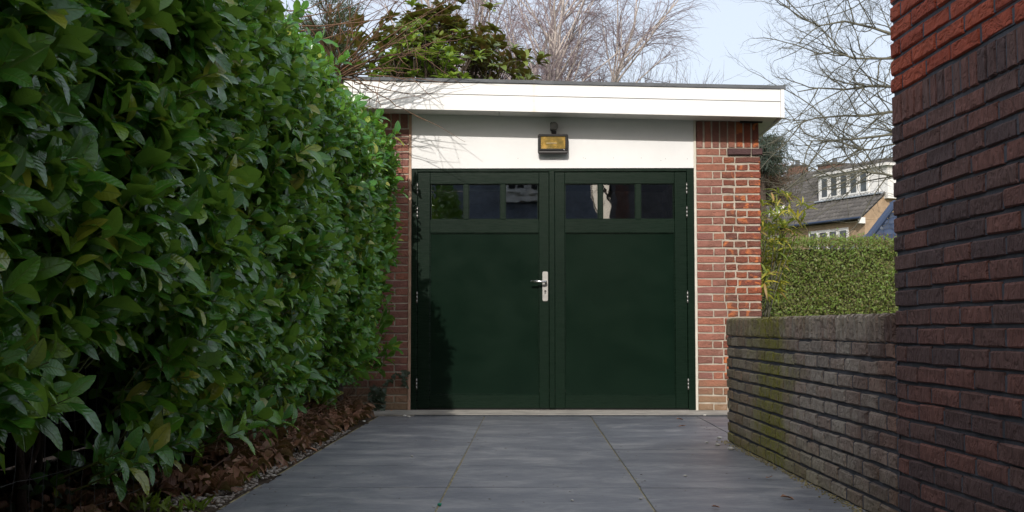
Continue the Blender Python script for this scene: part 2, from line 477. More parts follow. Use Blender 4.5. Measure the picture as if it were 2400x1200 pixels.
def leaves_mesh(name, tpls, P, D, N, L, wr=None, pick=None):
    X, Y, Z = basis(D, N)
    n = len(P); wr = np.ones(n) if wr is None else wr
    pick = rng.integers(0, len(tpls), n) if pick is None else pick
    VV, TT, UU, off = [], [], [], 0
    for k, (tv, tt, tu) in enumerate(tpls):
        m = np.where(pick == k)[0]
        if len(m) == 0: continue
        v = (P[m, None, :] + tv[None, :, 0:1] * (L[m] * wr[m])[:, None, None] * X[m, None, :]
             + tv[None, :, 1:2] * L[m][:, None, None] * Y[m, None, :] + tv[None, :, 2:3] * L[m][:, None, None] * Z[m, None, :])
        VV.append(v.reshape(-1, 3)); nv = len(tv)
        TT.append((tt[None] + (np.arange(len(m)) * nv)[:, None, None] + off).reshape(-1, 3))
        UU.append(np.tile(tu, (len(m), 1))); off += len(m) * nv
    return np_mesh(name, np.vstack(VV), np.vstack(TT), np.vstack(UU))

def tubes_mesh(name, lines, n=4):
    """lines: list of (points Kx3, radii K)"""
    VV, QQ, off = [], [], 0
    ang = np.arange(n) * 2 * np.pi / n
    for P, r_ in lines:
        P = np.asarray(P, float); r_ = np.asarray(r_, float); K = len(P)
        D = np.gradient(P, axis=0); D /= np.linalg.norm(D, axis=1, keepdims=True) + 1e-9
        ref = np.array([0.31, 0.17, .93]) if abs(D[0, 2]) < .85 else np.array([1, .1, 0])
        U = np.cross(D, ref); U /= np.linalg.norm(U, axis=1, keepdims=True) + 1e-9
        Wv = np.cross(D, U)
        v = P[:, None, :] + r_[:, None, None] * (U[:, None, :] * np.cos(ang)[None, :, None] + Wv[:, None, :] * np.sin(ang)[None, :, None])
        VV.append(v.reshape(-1, 3))
        a = (np.arange(K - 1)[:, None] * n + np.arange(n)[None, :]); b = (np.arange(K - 1)[:, None] * n + (np.arange(n)[None, :] + 1) % n)
        QQ.append(np.stack([a, b, b + n, a + n], -1).reshape(-1, 4) + off); off += K * n
    return np_mesh(name, np.vstack(VV), np.vstack(QQ))

def unit(v): v = np.asarray(v, float); return v / (np.linalg.norm(v) + 1e-9)

def grow(p, d, length, rad, level, spec, out, tips=None):
    """spec[level] = (children, spread deg, length ratio, radius ratio, wiggle, lift, nseg)"""
    ch, spread, lr, rr, wig, lift, ns = spec[level]
    P = [np.array(p, float)]; d = unit(d); seg = length / ns; dirs = [d]
    for i in range(ns):
        d = unit(d + rng.normal(0, wig, 3) + np.array([0, 0, lift]) / ns)
        P.append(P[-1] + d * seg); dirs.append(d)
    end = rad * (.35 if level + 1 < len(spec) else .45)
    out.append((level, np.array(P), np.linspace(rad, end, ns + 1)))
    if level + 1 >= len(spec):
        if tips is not None: tips.append((P[-1], d))
        return
    for c in range(ch):
        t = rng.uniform(.22, 1.0) if c else 1.0
        k = min(int(t * ns), ns - 1); f = t * ns - k
        q = P[k] * (1 - f) + P[k + 1] * f; dd = dirs[k + 1]
        perp = unit(np.cross(dd, rng.normal(0, 1, 3))); a = math.radians(spread * rng.uniform(.55, 1.25)) * (.4 if c == 0 else 1)
        nd = dd * math.cos(a) + perp * math.sin(a)
        grow(q, nd, length * lr * rng.uniform(.7, 1.2) * (1.1 - .4 * t), rad * rr * (1.1 - .45 * t), level + 1, spec, out, tips)

def tree_parts(root, lines, split, mat_trunk, mat_twig, nt=7, n=3):
    a = [(P, r_) for (l, P, r_) in lines if l < split]; b = [(P, r_) for (l, P, r_) in lines if l >= split]
    if a: link('trunk', tubes_mesh('trunk', a, nt), mat_trunk, root)
    if b: tag(link('crown', tubes_mesh('crown', b, n), mat_twig, root), kind='stuff')

# ------------------------------------------------------------------ brick engine
def brick_template(L, H, D, rough=.0015, ch=.005, seed=0):
    r_ = random.Random(seed); j = lambda s: r_.uniform(-s, s)
    xs = [(-.5, -.5), (0, -.5), (.5, -.5), (.5, 0), (.5, .5), (0, .5), (-.5, .5), (-.5, 0)]
    V = [(j(L * .2), j(rough), j(H * .15))]
    for (x, z) in xs:
        V.append((x * (L - 2 * ch) + j(rough * 1.5), j(rough), z * (H - 2 * ch) + j(rough * 1.5)))
    for (x, z) in xs:
        V.append((x * L + j(rough) * 1.2, ch * (1 + r_.random()), z * H + j(rough) * 1.2))
    for (x, z) in xs:
        V.append((x * L, D, z * H))
    F = [(0, 1 + k, 1 + (k + 1) % 8) for k in range(8)]
    for base in (1, 9):
        for k in range(8):
            a, b = base + k, base + (k + 1) % 8
            F.append((a, a + 8, b + 8, b))
    F = [f[::-1] for f in F] if False else F
    return V, F

_bcache = {}
def brick_mesh(L, H, mat, rough=.0015, ch=.005, D=.045, nvar=6, ori=0):
    Lq = round(L / .012) * .012
    v = rnd.randrange(nvar); key = (Lq, round(H, 3), mat.name, rough, v)
    if key not in _bcache:
        V, F = brick_template(Lq, H, D, rough, ch, hash((int(Lq * 1e4), int(H * 1e4), v)) & 0xffff)
        m = MB(); m.add(V, F); me = m.mesh('brick', False)
        me.materials.append(mat); _bcache[key] = me
    return _bcache[key], L / Lq

def put_brick(parent, x, z, L, H, mat, rough=.0015, ch=.005, y=0.0, name='brick'):
    if parent is G: y += YF
    """x, z: lower left corner in the parent's own wall plane (front faces local -Y)"""
    me, s = brick_mesh(L, H, mat, rough, ch)
    o = bpy.data.objects.new(name, me); COL.objects.link(o); o.parent = parent
    o.location = (x + L / 2, y + rnd.uniform(-.0012, .0012) * (1 + 300 * rough), z + H / 2)
    o.rotation_euler = (0, R(rnd.gauss(0, .22)), R(rnd.gauss(0, .25)))
    o.scale = (s, 1, 1)
    return o

def bricks_joined(name, parent, items, mat, rough=.0015, ch=.005, D=.045):
    m = MB()
    for (x, z, L, H) in items:
        V, F = brick_template(L, H, D, rough, ch, rnd.randrange(1 << 16))
        dy = rnd.uniform(-.002, .002)
        m.add([(v[0] + x + L / 2, v[1] + dy, v[2] + z + H / 2) for v in V], F)
    o = m.build(name, mat, parent, False); tag(o, kind='stuff'); return o

# ------------------------------------------------------------------ ground and drive
def sheet(name, x0, x1, y0, y1, z, mat, nx=1, ny=1, bump=0):
    xs = np.linspace(x0, x1, nx + 1); ys = np.linspace(y0, y1, ny + 1)
    V = [(x, y, z + (rng.normal(0, bump) if bump else 0)) for y in ys for x in xs]
    F = [(j * (nx + 1) + i, j * (nx + 1) + i + 1, (j + 1) * (nx + 1) + i + 1, (j + 1) * (nx + 1) + i) for j in range(ny) for i in range(nx)]
    return tag(link(name, np_mesh(name, V, F), mat), kind='structure')
sheet('ground', -900, 900, -900, 900, -.045, M['ground'])
sheet('soil', -4.0, -1.15, 1.0, 10.0, -.012, M['soil'], 30, 90, .009)
drive = sheet('driveway', -1.185, 1.75, 1.0, 9.46, -.006, M['joint'])
TS = .82; COLS = [-1.172, -.352, .468, 1.288, 1.75]
for i in range(4):
    for j in range(-5, 6):
        y0 = 5.25 + TS * j; y1 = min(y0 + TS, 9.455)
        if y1 - y0 < .05: continue
        w = COLS[i + 1] - COLS[i]; g = .0045
        m = MB().box(-w / 2 + g * .8, w / 2 - g * .8, -(y1 - y0) / 2 + g * 1.2, (y1 - y0) / 2 - g * 1.2, -.03, 0, .0018)
        o = m.build('tile', M['slate'], drive)
        o.location = ((COLS[i] + COLS[i + 1]) / 2 + rnd.uniform(-.0015, .0015), (y0 + y1) / 2, rnd.uniform(-.0008, .0012))
        o.rotation_euler = (R(rnd.gauss(0, .06)), R(rnd.gauss(0, .06)), R(rnd.gauss(0, .07)))
# concrete strip before the doors and slotted drain
apron = MB().box(-1.6, 1.9, 9.535, 10.06, -.04, .012, .004).build('doorstep', M['concrete'])
tag(apron, 'pale worn concrete doorstep strip below the green garage doors', 'doorstep')
dr = thing('drain', 'narrow slotted drain channel between slate tiles and concrete doorstep', 'drain', (0, 9.5, 0))
MB().box(-.9, 1.8, -.034, .032, -.04, -.010).build('channel', M['dark_inside'], dr)
gm = MB()
gm.box(-.9, 1.8, -.035, -.022, -.03, .003); gm.box(-.9, 1.8, .022, .033, -.03, .006)
for k in range(68):
    gm.box(-.9 + k * .04, -.9 + k * .04 + .018, -.0225, .0225, -.02, .001)
gm.build('grating', M['roof_edge'], dr)

# ------------------------------------------------------------------ garage
G = None
G = thing('garage', 'flat roofed brick garage with dark green double doors and white fascia', 'garage', (0, 0, 0))
YF = 10.0
def wx(px, Y=YF): return W(px, 768, Y).x
def wz(py, px=1300, Y=YF): return W(px, py, Y).z
XL, XR = wx(962.5), wx(1630)            # clear opening incl. frame
XPR, XPR2 = wx(1636), wx(1786)
ZT = wz(395)
# masonry behind the bricks
m = MB(); m.box(-1.9, wx(956), YF + .007, YF + .22, -.02, 2.5); m.build('wall', M['mortar_light'], G)
m = MB(); m.box(XPR - .004, XPR2 - .006, YF + .007, YF + .22, -.02, 2.42); m.build('wall', M['mortar_light'], G)
m = MB(); m.box(XPR2 - .22, XPR2 - .006, YF + .22, 15.6, -.02, 2.42); m.box(-1.9, -1.7, YF + .22, 15.6, -.02, 2.42)
m.box(-1.7, XPR2 - .22, 15.4, 15.6, -.02, 2.42); m.build('wall', M['mortar_light'], G)
tag(sheet('garage_floor', -1.7, XPR2 - .22, YF + .06, 15.4, .004, M['concrete']), kind='structure')
PIT = .0628
# right pillar: two kinds of brick, newer pink on the left, older on the right
XS = wx(1701)
z_led0, z_led1, z_sol1 = wz(364, 1700), wz(347, 1700), wz(283, 1700)
k = 0; z = .012
nrow = int((z_led0 - .012) / PIT); PITR = (z_led0 - .012) / nrow
for k in range(nrow):
    z = .012 + k * PITR; H = PITR - .0105
    lw = XS - XPR
    split = rnd.uniform(-.022, .022)
    if k % 2: row = [lw + split]
    else: row = [lw * .58 + rnd.uniform(-.01, .01), 0]; row[1] = lw + split - row[0]
    x = XPR
    for L in row:
        put_brick(G, x, z + rnd.uniform(-.0015, .0015), L - .009, H + rnd.uniform(-.003, .002), M['new_brick'], .0018, .004); x += L
    rw = XPR2 - x
    row = [rw * .34, rw * .66] if k % 2 == 0 else [rw * .32, rw * .34, rw * .34]
    for i, L in enumerate(row):
        d = rnd.uniform(-.008, .008) if i < len(row) - 1 else 0
        LL = L + d
        if i == len(row) - 1: LL = XPR2 - x
        put_brick(G, x, z + rnd.uniform(-.0015, .0015), LL - (.009 if i < len(row) - 1 else -.002), H + rnd.uniform(-.004, .001), M['old_brick'], .0026, .006, y=-.001); x += LL
# ledge course
x = XPR
for L, mat, y in ((.195, M['new_brick'], 0), (.06, M['new_brick'], 0), (.20, M['ledge_brick'], -.022), (XPR2 + .025 - XPR - .455, M['ledge_brick'], -.022)):
    put_brick(G, x, z_led0 + .002, L - .008, z_led1 - z_led0 - .008, mat, .0012, .004, y=y); x += L
# soldier course
ns = 8; sw = (XPR2 - XPR) / ns
for i in range(ns):
    mt = M['new_brick'] if i < 5 else M['old_brick']
    put_brick(G, XPR + i * sw + (.003 if i else 0), z_led1 + .003, sw - .012, z_sol1 - z_led1 - .006, mt, .0014, .004)
# left pillar
XLP = wx(956)
nrow = int((wz(300) - .012) / PIT); pl = (wz(300) - .012) / nrow
for k in range(nrow):
    z = .012 + k * pl
    off = [0, .105][k % 2]
    x = XLP - off if off else XLP
    if off:
        put_brick(G, XLP - .105, z, .105 - .001, pl - .010, M['new_brick'], .0015, .004)
    for q in range(3):
        L = .205 if q else .205
        put_brick(G, x - L - (.010 if (off or q) else 0) + (0.0 if (off or q) else .0), z + rnd.uniform(-.001, .001), L - .001, pl - .010, M['new_brick'], .0015, .004)
        x -= L + (.010 if (off or q) else 0)
for i in range(7):
    put_brick(G, XLP - (i + 1) * .072, wz(300) + .004, .062, .12, M['new_brick'], .0014, .004)
# sill course
# trims either side of the opening
MB().box(wx(956.5), wx(962.5), YF - .004, YF + .05, .01, wz(268), .001).build('trim', M['wood_trim'], G)
MB().box(wx(1629.5), wx(1634.5), YF - .006, YF + .05, .01, wz(280), .001).build('trim', M['cream_trim'], G)
# white panel
MB().box(XL, wx(1629.5), YF + .004, YF + .03, ZT + .003, 2.47, .001).build('lintel_panel', M['white_panel'], G)
MB().box(XL, wx(1629), YF + .031, YF + .2, ZT - .01, 2.43).build('lintel', M['dark_inside'], G)
sc_ = MB()
for px, py in ((1290, 372), (1294, 372), (1299, 372), (1367, 370), (1372, 371), (1438, 370), (1503, 370), (1549, 376), (1560, 372), (1611, 372), (1214, 371), (1000, 371), (1075, 371)):
    p = W(px, py, YF)
    sc_.box(p.x - .0022, p.x + .0022, YF + .0025, YF + .01, p.z - .0022, p.z + .0022)
sc_.build('nail_holes', M['lamp_grey'], G)
# door frame
DB = .014
fm = MB(); fm.box(XL, wx(976.5), YF + .012, YF + .10, DB, ZT, .002); fm.build('frame', M['green'], G)
fm = MB(); fm.box(wx(1613), wx(1629.5), YF + .012, YF + .10, DB, ZT, .002); fm.build('frame', M['green'], G)
fm = MB(); fm.box(wx(976.5), wx(1613), YF + .012, YF + .10, wz(401.5), ZT, .002); fm.build('frame', M['green'], G)

def door(x0, x1, panes, px_in0, px_in1, hinge_px, label):
    y0, y1 = YF + .018, YF + .068
    zb, zt = wz(957.5), wz(403)
    f = MB()
    zc = [wz(v) for v in (430, 513.5, 544.5, 926)]
    xi0, xi1 = wx(px_in0), wx(px_in1)
    f.box(x0, xi0 - .0012, y0, y1, zb, zt, .0022); f.box(xi1 + .0012, x1, y0, y1, zb, zt, .0022)
    f.box(xi0, xi1, y0 + .0015, y1, zc[0], zt, .0022)
    f.box(xi0, xi1, y0 + .0015, y1, zc[2], zc[1], .0022)
    f.box(xi0, xi1, y0 + .0015, y1, zb, zc[3], .0022)
    d = f.build('door', M['green'], G)
    # muntins
    for (a, b) in zip(panes[:-1], panes[1:]):
        MB().box(wx(a[1]), wx(b[0]), y0 + .004, y1 - .004, zc[1] + .0005, zc[0] - .0005, .003).build('muntin', M['green'], d)
    for (a, b) in panes:
        xa, xb = max(wx(a), xi0), min(wx(b), xi1)
        g = .006
        MB().box(xa + .0005, xb - .0005, y0 + .026, y0 + .030, zc[1] + .0005, zc[0] - .0005).build('pane', M['glass'], d)
        bd = MB()
        bd.box(xa, xb, y0 + .014, y0 + .0255, zc[1], zc[1] + g); bd.box(xa, xb, y0 + .014, y0 + .0255, zc[0] - g, zc[0])
        bd.box(xa, xa + g, y0 + .014, y0 + .0255, zc[1] + g, zc[0] - g); bd.box(xb - g, xb, y0 + .014, y0 + .0255, zc[1] + g, zc[0] - g)
        bd.build('glazing_bead', M['green'], d)
    MB().box(xi0 + .001, xi1 - .001, y0 + .016, y0 + .03, zc[3] + .001, zc[2] - .001, .001).build('panel', M['green_panel'], d)
    e = MB(); g = .007
    e.box(xi0, xi1, y0 + .004, y0 + .0155, zc[3], zc[3] + g, .002); e.box(xi0, xi1, y0 + .004, y0 + .0155, zc[2] - g, zc[2], .002)
    e.box(xi0, xi0 + g, y0 + .004, y0 + .0155, zc[3] + g, zc[2] - g, .002); e.box(xi1 - g, xi1, y0 + .004, y0 + .0155, zc[3] + g, zc[2] - g, .002)
    e.build('panel_moulding', M['green'], d)
    for a, b in ((430, 455), (485, 510), (684, 710), (888, 913)):
        xh = wx(hinge_px); h = MB()
        za, zb2 = wz(b), wz(a); c = (za + zb2) / 2
        for (u, v) in ((za, za + .028), (za + .030, zb2 - .030), (zb2 - .028, zb2)):
            h.tube([(xh, YF + .008, u), (xh, YF + .008, v)], .0068, 10)
        h.tube([(xh, YF + .008, zb2), (xh, YF + .008, zb2 + .004)], .0045, 8)
        h.build('hinge', M['metal'], d, True)
    return d
d1 = door(wx(977.5), wx(1287), [(1008, 1086), (1097, 1173), (1184, 1262)], 1006.5, 1263.5, 976.5, '')
d2 = door(wx(1301), wx(1612), [(1325, 1404), (1414, 1492), (1504, 1582)], 1324.5, 1583.5, 1612.5, '')
MB().box(wx(1287.6), wx(1300.4), YF + .006, YF + .07, wz(957.5), wz(400), .003).build('astragal', M['green'], d1)
MB().box(XL, wx(1629), YF + .03, YF + .06, DB - .002, wz(958.5)).build('threshold', M['rubber'], G)
# handle
hp = MB(); xc = wx(1278); hw = .0235
pts = []
z0, z1 = wz(706), wz(636)
N8 = 6
ring = []
for cx, cz, a0 in ((xc + hw - .012, z1 - .012, 0), (xc - hw + .012, z1 - .012, 90), (xc - hw + .012, z0 + .012, 180), (xc + hw - .012, z0 + .012, 270)):
    for k in range(N8):
        a = R(a0 + 90 * k / (N8 - 1)); ring.append((cx + .012 * math.cos(a), cz + .012 * math.sin(a)))
nr = len(ring); yb, yf = YF + .0175, YF + .0075
hp.add([(x, yb, z) for x, z in ring] + [(x, yf + .0015, z) for x, z in ring] + [(xc + (x - xc) * .94, yf, (z0 + z1) / 2 + (z - (z0 + z1) / 2) * .985) for x, z in ring],
       [(k, (k + 1) % nr, (k + 1) % nr + nr, k + nr) for k in range(nr)] + [(k + nr, (k + 1) % nr + nr, (k + 1) % nr + 2 * nr, k + 2 * nr) for k in range(nr)] + [tuple(range(2 * nr, 3 * nr))])
plate = hp.build('handle_plate', M['metal'], d1)
zl = wz(660.5)
MB().tube([(xc + .004, YF + .006, zl), (xc + .004, YF - .038, zl), (xc + .002, YF - .047, zl), (xc - .006, YF - .052, zl), (xc - .04, YF - .053, zl + .0005), (wx(1244), YF - .053, zl + .002)],
          [.0095, .0095, .0095, .0092, .0088, .0086], 14).build('handle', M['polished'], d1, True)
kz = wz(682); kc = MB()
kc.tube([(xc, YF + .007, kz), (xc, YF + .001, kz)], [.0095, .009], 14)
kc.box(xc - .0048, xc + .0048, YF + .002, YF + .007, kz - .021, kz - .006, .001)
kc.build('lock_cylinder', M['polished'], d1)
MB().box(xc - .0012, xc + .0012, YF + .0004, YF + .0015, kz - .004, kz + .005).build('keyhole', M['rubber'], d1)

# roof: sloping fascia of two boards, edge trim, soffit
YO = 9.69
xr = W(1838, 240, YO).x; xl = -2.1
def line_z(p0, p1):
    a, b = W(*p0, YO), W(*p1, YO); s = (b.z - a.z) / (b.x - a.x)
    return lambda x: a.z + s * (x - a.x)
zt_ = line_z((890, 190), (1838, 209)); ze_ = line_z((890, 182), (1838, 201)); zm_ = line_z((890, 217), (1838, 238.5)); zb_ = line_z((857, 253), (1838, 275))
def slab(x0, x1, y0, y1, lo, hi):
    return MB().hexa([(x0, y0, lo(x0)), (x1, y0, lo(x1)), (x1, y1, lo(x1)), (x0, y1, lo(x0)), (x0, y0, hi(x0)), (x1, y0, hi(x1)), (x1, y1, hi(x1)), (x0, y1, hi(x0))])
xseam = W(857, 220, YO).x
for (a, b) in ((xl, xseam - .004), (xseam + .012, xr - .030)):
    slab(a, b, YO, YO + .02, lambda x: zm_(x) + .003, zt_).build('fascia_board', M['white'], G)
    slab(a, b, YO + .001, YO + .02, zb_, lambda x: zm_(x) - .003).build('fascia_board', M['white'], G)
slab(xl, xr - .032, YO + .012, YO + .03, lambda x: zb_(x) + .012, lambda x: zt_(x) - .004).build('fascia_backing', M['lamp_grey'], G)
slab(xseam - .0035, xseam + .0115, YO - .004, YO + .015, zb_, zt_).build('joint_strip', M['white'], G)
slab(xr - .028, xr, YO - .005, YO + .03, lambda x: zb_(x) - .003, zt_).build('corner_cap', M['white'], G)
slab(xr - .02, xr - .001, YO + .03, 15.8, lambda x: zb_(x), zt_).build('fascia_board', M['white'], G)
e1, e2 = W(1262, 195, YO).x, W(1562, 200, YO).x
for a, b, dz in ((xl, e1 + .01, .0025), (e1 - .008, e2, .0), (e2 + .002, xr + .012, 0.0)):
    mm = slab(a, b, YO - .012 - dz, YO + .06, lambda x: zt_(x) + .001 + dz, lambda x: ze_(x) + dz)
    mm.build('roof_edge', M['roof_edge'], G)
slab(xl, xr, YO + .061, 15.85, lambda x: zt_(x) - .05, lambda x: ze_(x) - .01).build('roof', M['roof_edge'], G)
# soffit boards
sf = lambda x: zb_(x) + .013
xb = xl
for b in list(np.arange(xl + .9, xr - .3, .95)) + [xr - .03]:
    slab(xb + .002, b - .002, YO + .021, YF + .003, sf, lambda x: sf(x) + .012).build('soffit_board', M['soffit'], G); xb = b
slab(XPR2 - .005, xr - .021, YF + .006, 15.8, sf, lambda x: sf(x) + .012).build('soffit_board', M['soffit'], G)
slab(xl, xr - .03, YO + .03, 15.8, lambda x: sf(x) + .014, lambda x: zt_(x) - .06).build('roof_deck', M['dark_inside'], G)
p0 = W(1735, 284, YF - .03); MB().box(p0.x, XPR2 + .02, YF - .03, YF + .0, wz(289, 1750), wz(281, 1750), .003).build('flashing', M['rubber'], G)

# flood light on the white panel
fc = W(1296, 337, YF - .06)
FL = thing('flood_light', 'black halogen flood light with amber glass mounted on the white panel', 'lamp', (fc.x, YF, fc.z - .085))
hwid, hh = .124, .082
b = MB(); b.box(-hwid, hwid, -.085, -.025, .0, hh * 2, .010); b.build('body', M['lamp_case'], FL)
b = MB()
for (x0, x1, z0, z1) in ((-hwid + .006, hwid - .006, .026, .040), (-hwid + .006, hwid - .006, hh * 2 - .022, hh * 2 - .008), (-hwid + .006, -hwid + .024, .040, hh * 2 - .022), (hwid - .024, hwid - .006, .040, hh * 2 - .022)):
    b.box(x0, x1, -.096, -.084, z0, z1, .003)
b.build('rim', M['rubber'], FL)
MB().box(-hwid + .024, hwid - .024, -.0875, -.0852, .040, hh * 2 - .022).build('reflector', M['reflector'], FL)
MB().tube([(-.055, -.0905, .085), (.03, -.0905, .085)], .004, 8).build('bulb', M['cream_trim'], FL)
MB().box(-hwid + .024, hwid - .024, -.0945, -.093, .040, hh * 2 - .022).build('lens', M['lens'], FL)
MB().tube([(.09, -.098, .031), (.09, -.094, .031)], .004, 8).build('screw', M['polished'], FL)
b = MB(); b.box(-.012, .028, -.05, 0.0, hh * 2 + .012, hh * 2 + .03, .003); b.tube([(0, -.03, hh * 2 - .005), (0, -.03, hh * 2 + .02)], .007, 8)
b.build('bracket', M['rubber'], FL)
b = MB(); b.box(-.022, .0, -.045, 0.004, hh * 2 + .032, hh * 2 + .105, .008); b.build('sensor_mount', M['lamp_case'], FL)
b = MB()
b.tube([(.010, -.075, hh * 2 + .068), (.010, -.072, hh * 2 + .068), (.010, -.03, hh * 2 + .068)], [.026, .033, .033], 20); b.build('sensor', M['lamp_grey'], FL, True)

# ------------------------------------------------------------------ house on the right (dark brick plinth below red brick)
HA = math.atan2(-1, .039)
corner = Vector((W(2098, 735, 4.2).x, 4.2, 0))
HS = thing('brick_house', 'house side wall of dark brick with red brick above, at right edge', 'house', corner, HA)
m = MB(); m.box(.009, 8.2, .0085, .24, -.02, 3.3); m.box(.008, .24, .24, 6.0, -.02, 3.3)
for k in range(22): m.box(.004, 3.6, .0046, .02, k * .0625 + .006, k * .0625 + .051)
m.box(.004, 3.6, .0046, .02, 22 * .0625 + .01, 22 * .0625 + .10)
for k in range(28): m.box(.004, 3.6, .0046, .02, 22 * .0625 + .118 + k * .0625, 22 * .0625 + .163 + k * .0625)
m.build('wall', M['mortar_dark'], HS)
# (invisible rear of the house: roof, so that it throws the right shade)
MB().hexa([(-.05, -.05, 3.3), (8.4, -.05, 3.3), (8.4, 6.3, 3.3), (-.05, 6.3, 3.3), (3.2, 2.9, 6.4), (8.4, 2.9, 6.4), (8.4, 3.1, 6.4), (3.2, 3.1, 6.4)]).build('roof', M['roof_edge'], HS)
HP = .0625; z_sol0 = 22 * HP; z_sol1h = z_sol0 + .112
stuff = []; red_stuff = []
def house_row(z, k, matn, lst, L0=.215, bigL=.222):
    x = 0.0
    first = (.11 if k % 2 else .215) + rnd.uniform(-.008, .008)
    L = first
    while x < 3.6:
        H = HP - .0135
        if x < 1.75:
            put_brick(HS, x + (.0 if x else -.0), z + rnd.uniform(-.002, .002), L - .0155, H + .003 + rnd.uniform(-.003, .003), M[matn], .0014, .0042)
        else:
            lst.append((x, z, L - .010, H))
        x += L; L = bigL + rnd.uniform(-.012, .012)
for k in range(22): house_row(k * HP + .004, k, 'house_dark', stuff)
x = 0
while x < 3.6:
    L = .105 if x == 0 else .0640 + rnd.uniform(-.003, .003)
    if x < 1.2: put_brick(HS, x, z_sol0 + .004, L - .010, z_sol1h - z_sol0 - .012, M['house_dark'], .0014, .0045)
    else: stuff.append((x, z_sol0 + .004, L - .010, z_sol1h - z_sol0 - .012))
    x += L
upper = []
for k in range(28):
    z = z_sol1h + .004 + k * HP
    if k < 8: house_row(z, k + 1, 'house_red', red_stuff)
    else:
        x = -.0
        while x < 3.6: upper.append((x, z, .21, HP - .013)); x += .222
bricks_joined('dark_bricks', HS, stuff, M['house_dark'], .0035, .006)
bricks_joined('red_bricks', HS, red_stuff, M['house_red'], .0022, .006)
bricks_joined('upper_bricks', HS, upper, M['house_dark'], .0022, .006)

# ------------------------------------------------------------------ low garden wall joined to the house
far = W(1705, 1030, 7.4)
LW = thing('garden_wall', 'low dark brick garden wall with moss streak and upright coping bricks', 'wall', (corner.x - .002, 4.2, 0), math.atan2(far.y - 4.2, far.x - corner.x + .002) - math.pi)
# local x runs towards the camera, so the wall occupies x from -LEN to 0
LEN = math.hypot(far.y - 4.2, far.x - corner.x); ZC = .635
nrow = 10; lp = ZC / nrow
m = MB().box(-LEN + .006, -.004, .0095, .098, -.02, ZC - .004)
for k in range(nrow): m.box(-LEN + .012, -.002, .0055, .02, k * lp + .007, k * lp + lp - .012)
m.build('mortar', M['mortar_dark'], LW)
for k in range(nrow):
    x = -.002; L = (.11 if k % 2 else .205)
    while x > -LEN + .02:
        L = min(L, x + LEN)
        if x + LEN - L < .06: L = x + LEN
        if L > .03: put_brick(LW, x - L + .004, k * lp + .004 + rnd.uniform(-.0015, .0015), L - .018, lp - .0125 + rnd.uniform(-.002, .002), M['low_wall'], .0016, .0055)
        x -= L; L = .212 + rnd.uniform(-.010, .010)
nc = int(LEN / .0625)
for i in range(nc):
    L = LEN / nc
    m_ = brick_mesh(L - .011, .103, M['low_wall'], .0028, .010, D=.2)[0]
    o = link('coping_brick', m_, None, LW)
    o.location = (-LEN + (i + .5) * L, -.004 + rnd.uniform(-.002, .002), ZC + .051 + rnd.uniform(-.002, .002) - .006 * (i / nc)); o.rotation_euler = (R(rnd.gauss(0, .5)), R(rnd.gauss(0, .6)), 0)
MB().box(-LEN + .004, -.004, .03, .19, ZC - .06, ZC + .098).build('mortar', M['mortar_dark'], LW)
# sandy line at the foot of both walls
# ------------------------------------------------------------------ house behind the photographer: mirrored in the door panes, shades the drive
NH = thing('neighbouring_house', 'dark roofed house with white windows mirrored in the garage door panes', 'house', (-2.62, -9, 0))
yr = -11.0
zr = .53 * (9.55 - yr)
NW = 4.0
MB().box(-NW, NW, -8.8, 2.5, -.04, 3.0).build('wall', M['house_dark'], NH)
def prism(x0, x1, pr): 
    n_ = len(pr); m = MB(); m.add([(x0, y, z) for y, z in pr] + [(x1, y, z) for y, z in pr], [tuple(range(n_)), tuple(range(n_, 2 * n_))] + [(k, (k + 1) % n_, (k + 1) % n_ + n_, k + n_) for k in range(n_)]); return m
M['dark_roof'] = plain('dark_blue_roof', (.10, .125, .16), .5, .4, var=.3, scale=3, bump=.02, bscale=5)
MB().add([(-NW - .2, 2.9, 2.9), (NW + .1, 2.9, 2.9), (NW + .1, -9, 2.9), (-NW - .2, -9, 2.9), (-NW + 1.0, yr + 9, zr), (NW - 1.3, yr + 9, zr)], [(0, 1, 5, 4), (1, 2, 5), (2, 3, 4, 5), (3, 0, 4), (3, 2, 1, 0)]).build('roof', M['dark_roof'], NH)
for x in ():
    f_ = MB().box(x - .42, x + .42, 1.35, 1.5, 4.0, 5.4).build('window', M['white'], NH)
    for sx in (-1, 1):
        MB().box(x + sx * .2 - .16, x + sx * .2 + .16, 1.5, 1.52, 4.15, 4.72).build('pane', M['dark_inside'], f_)
        MB().box(x + sx * .2 - .16, x + sx * .2 + .16, 1.5, 1.52, 4.78, 5.25).build('pane', M['dark_inside'], f_)
MB().box(2.0, 3.15, 1.0, 2.75, 3.45, 4.6).build('dormer', M['white'], NH)
for x in (2.33, 2.80):
    f_ = MB().box(x - .2, x + .2, 2.752, 2.80, 3.62, 4.5).build('window', M['white'], NH)
    for sx in (-1, 1):
        for z_ in (3.70, 4.10):
            MB().box(x + sx * .085 - .07, x + sx * .085 + .07, 2.802, 2.81, z_, z_ + .34).build('pane', M['dark_inside'], f_)

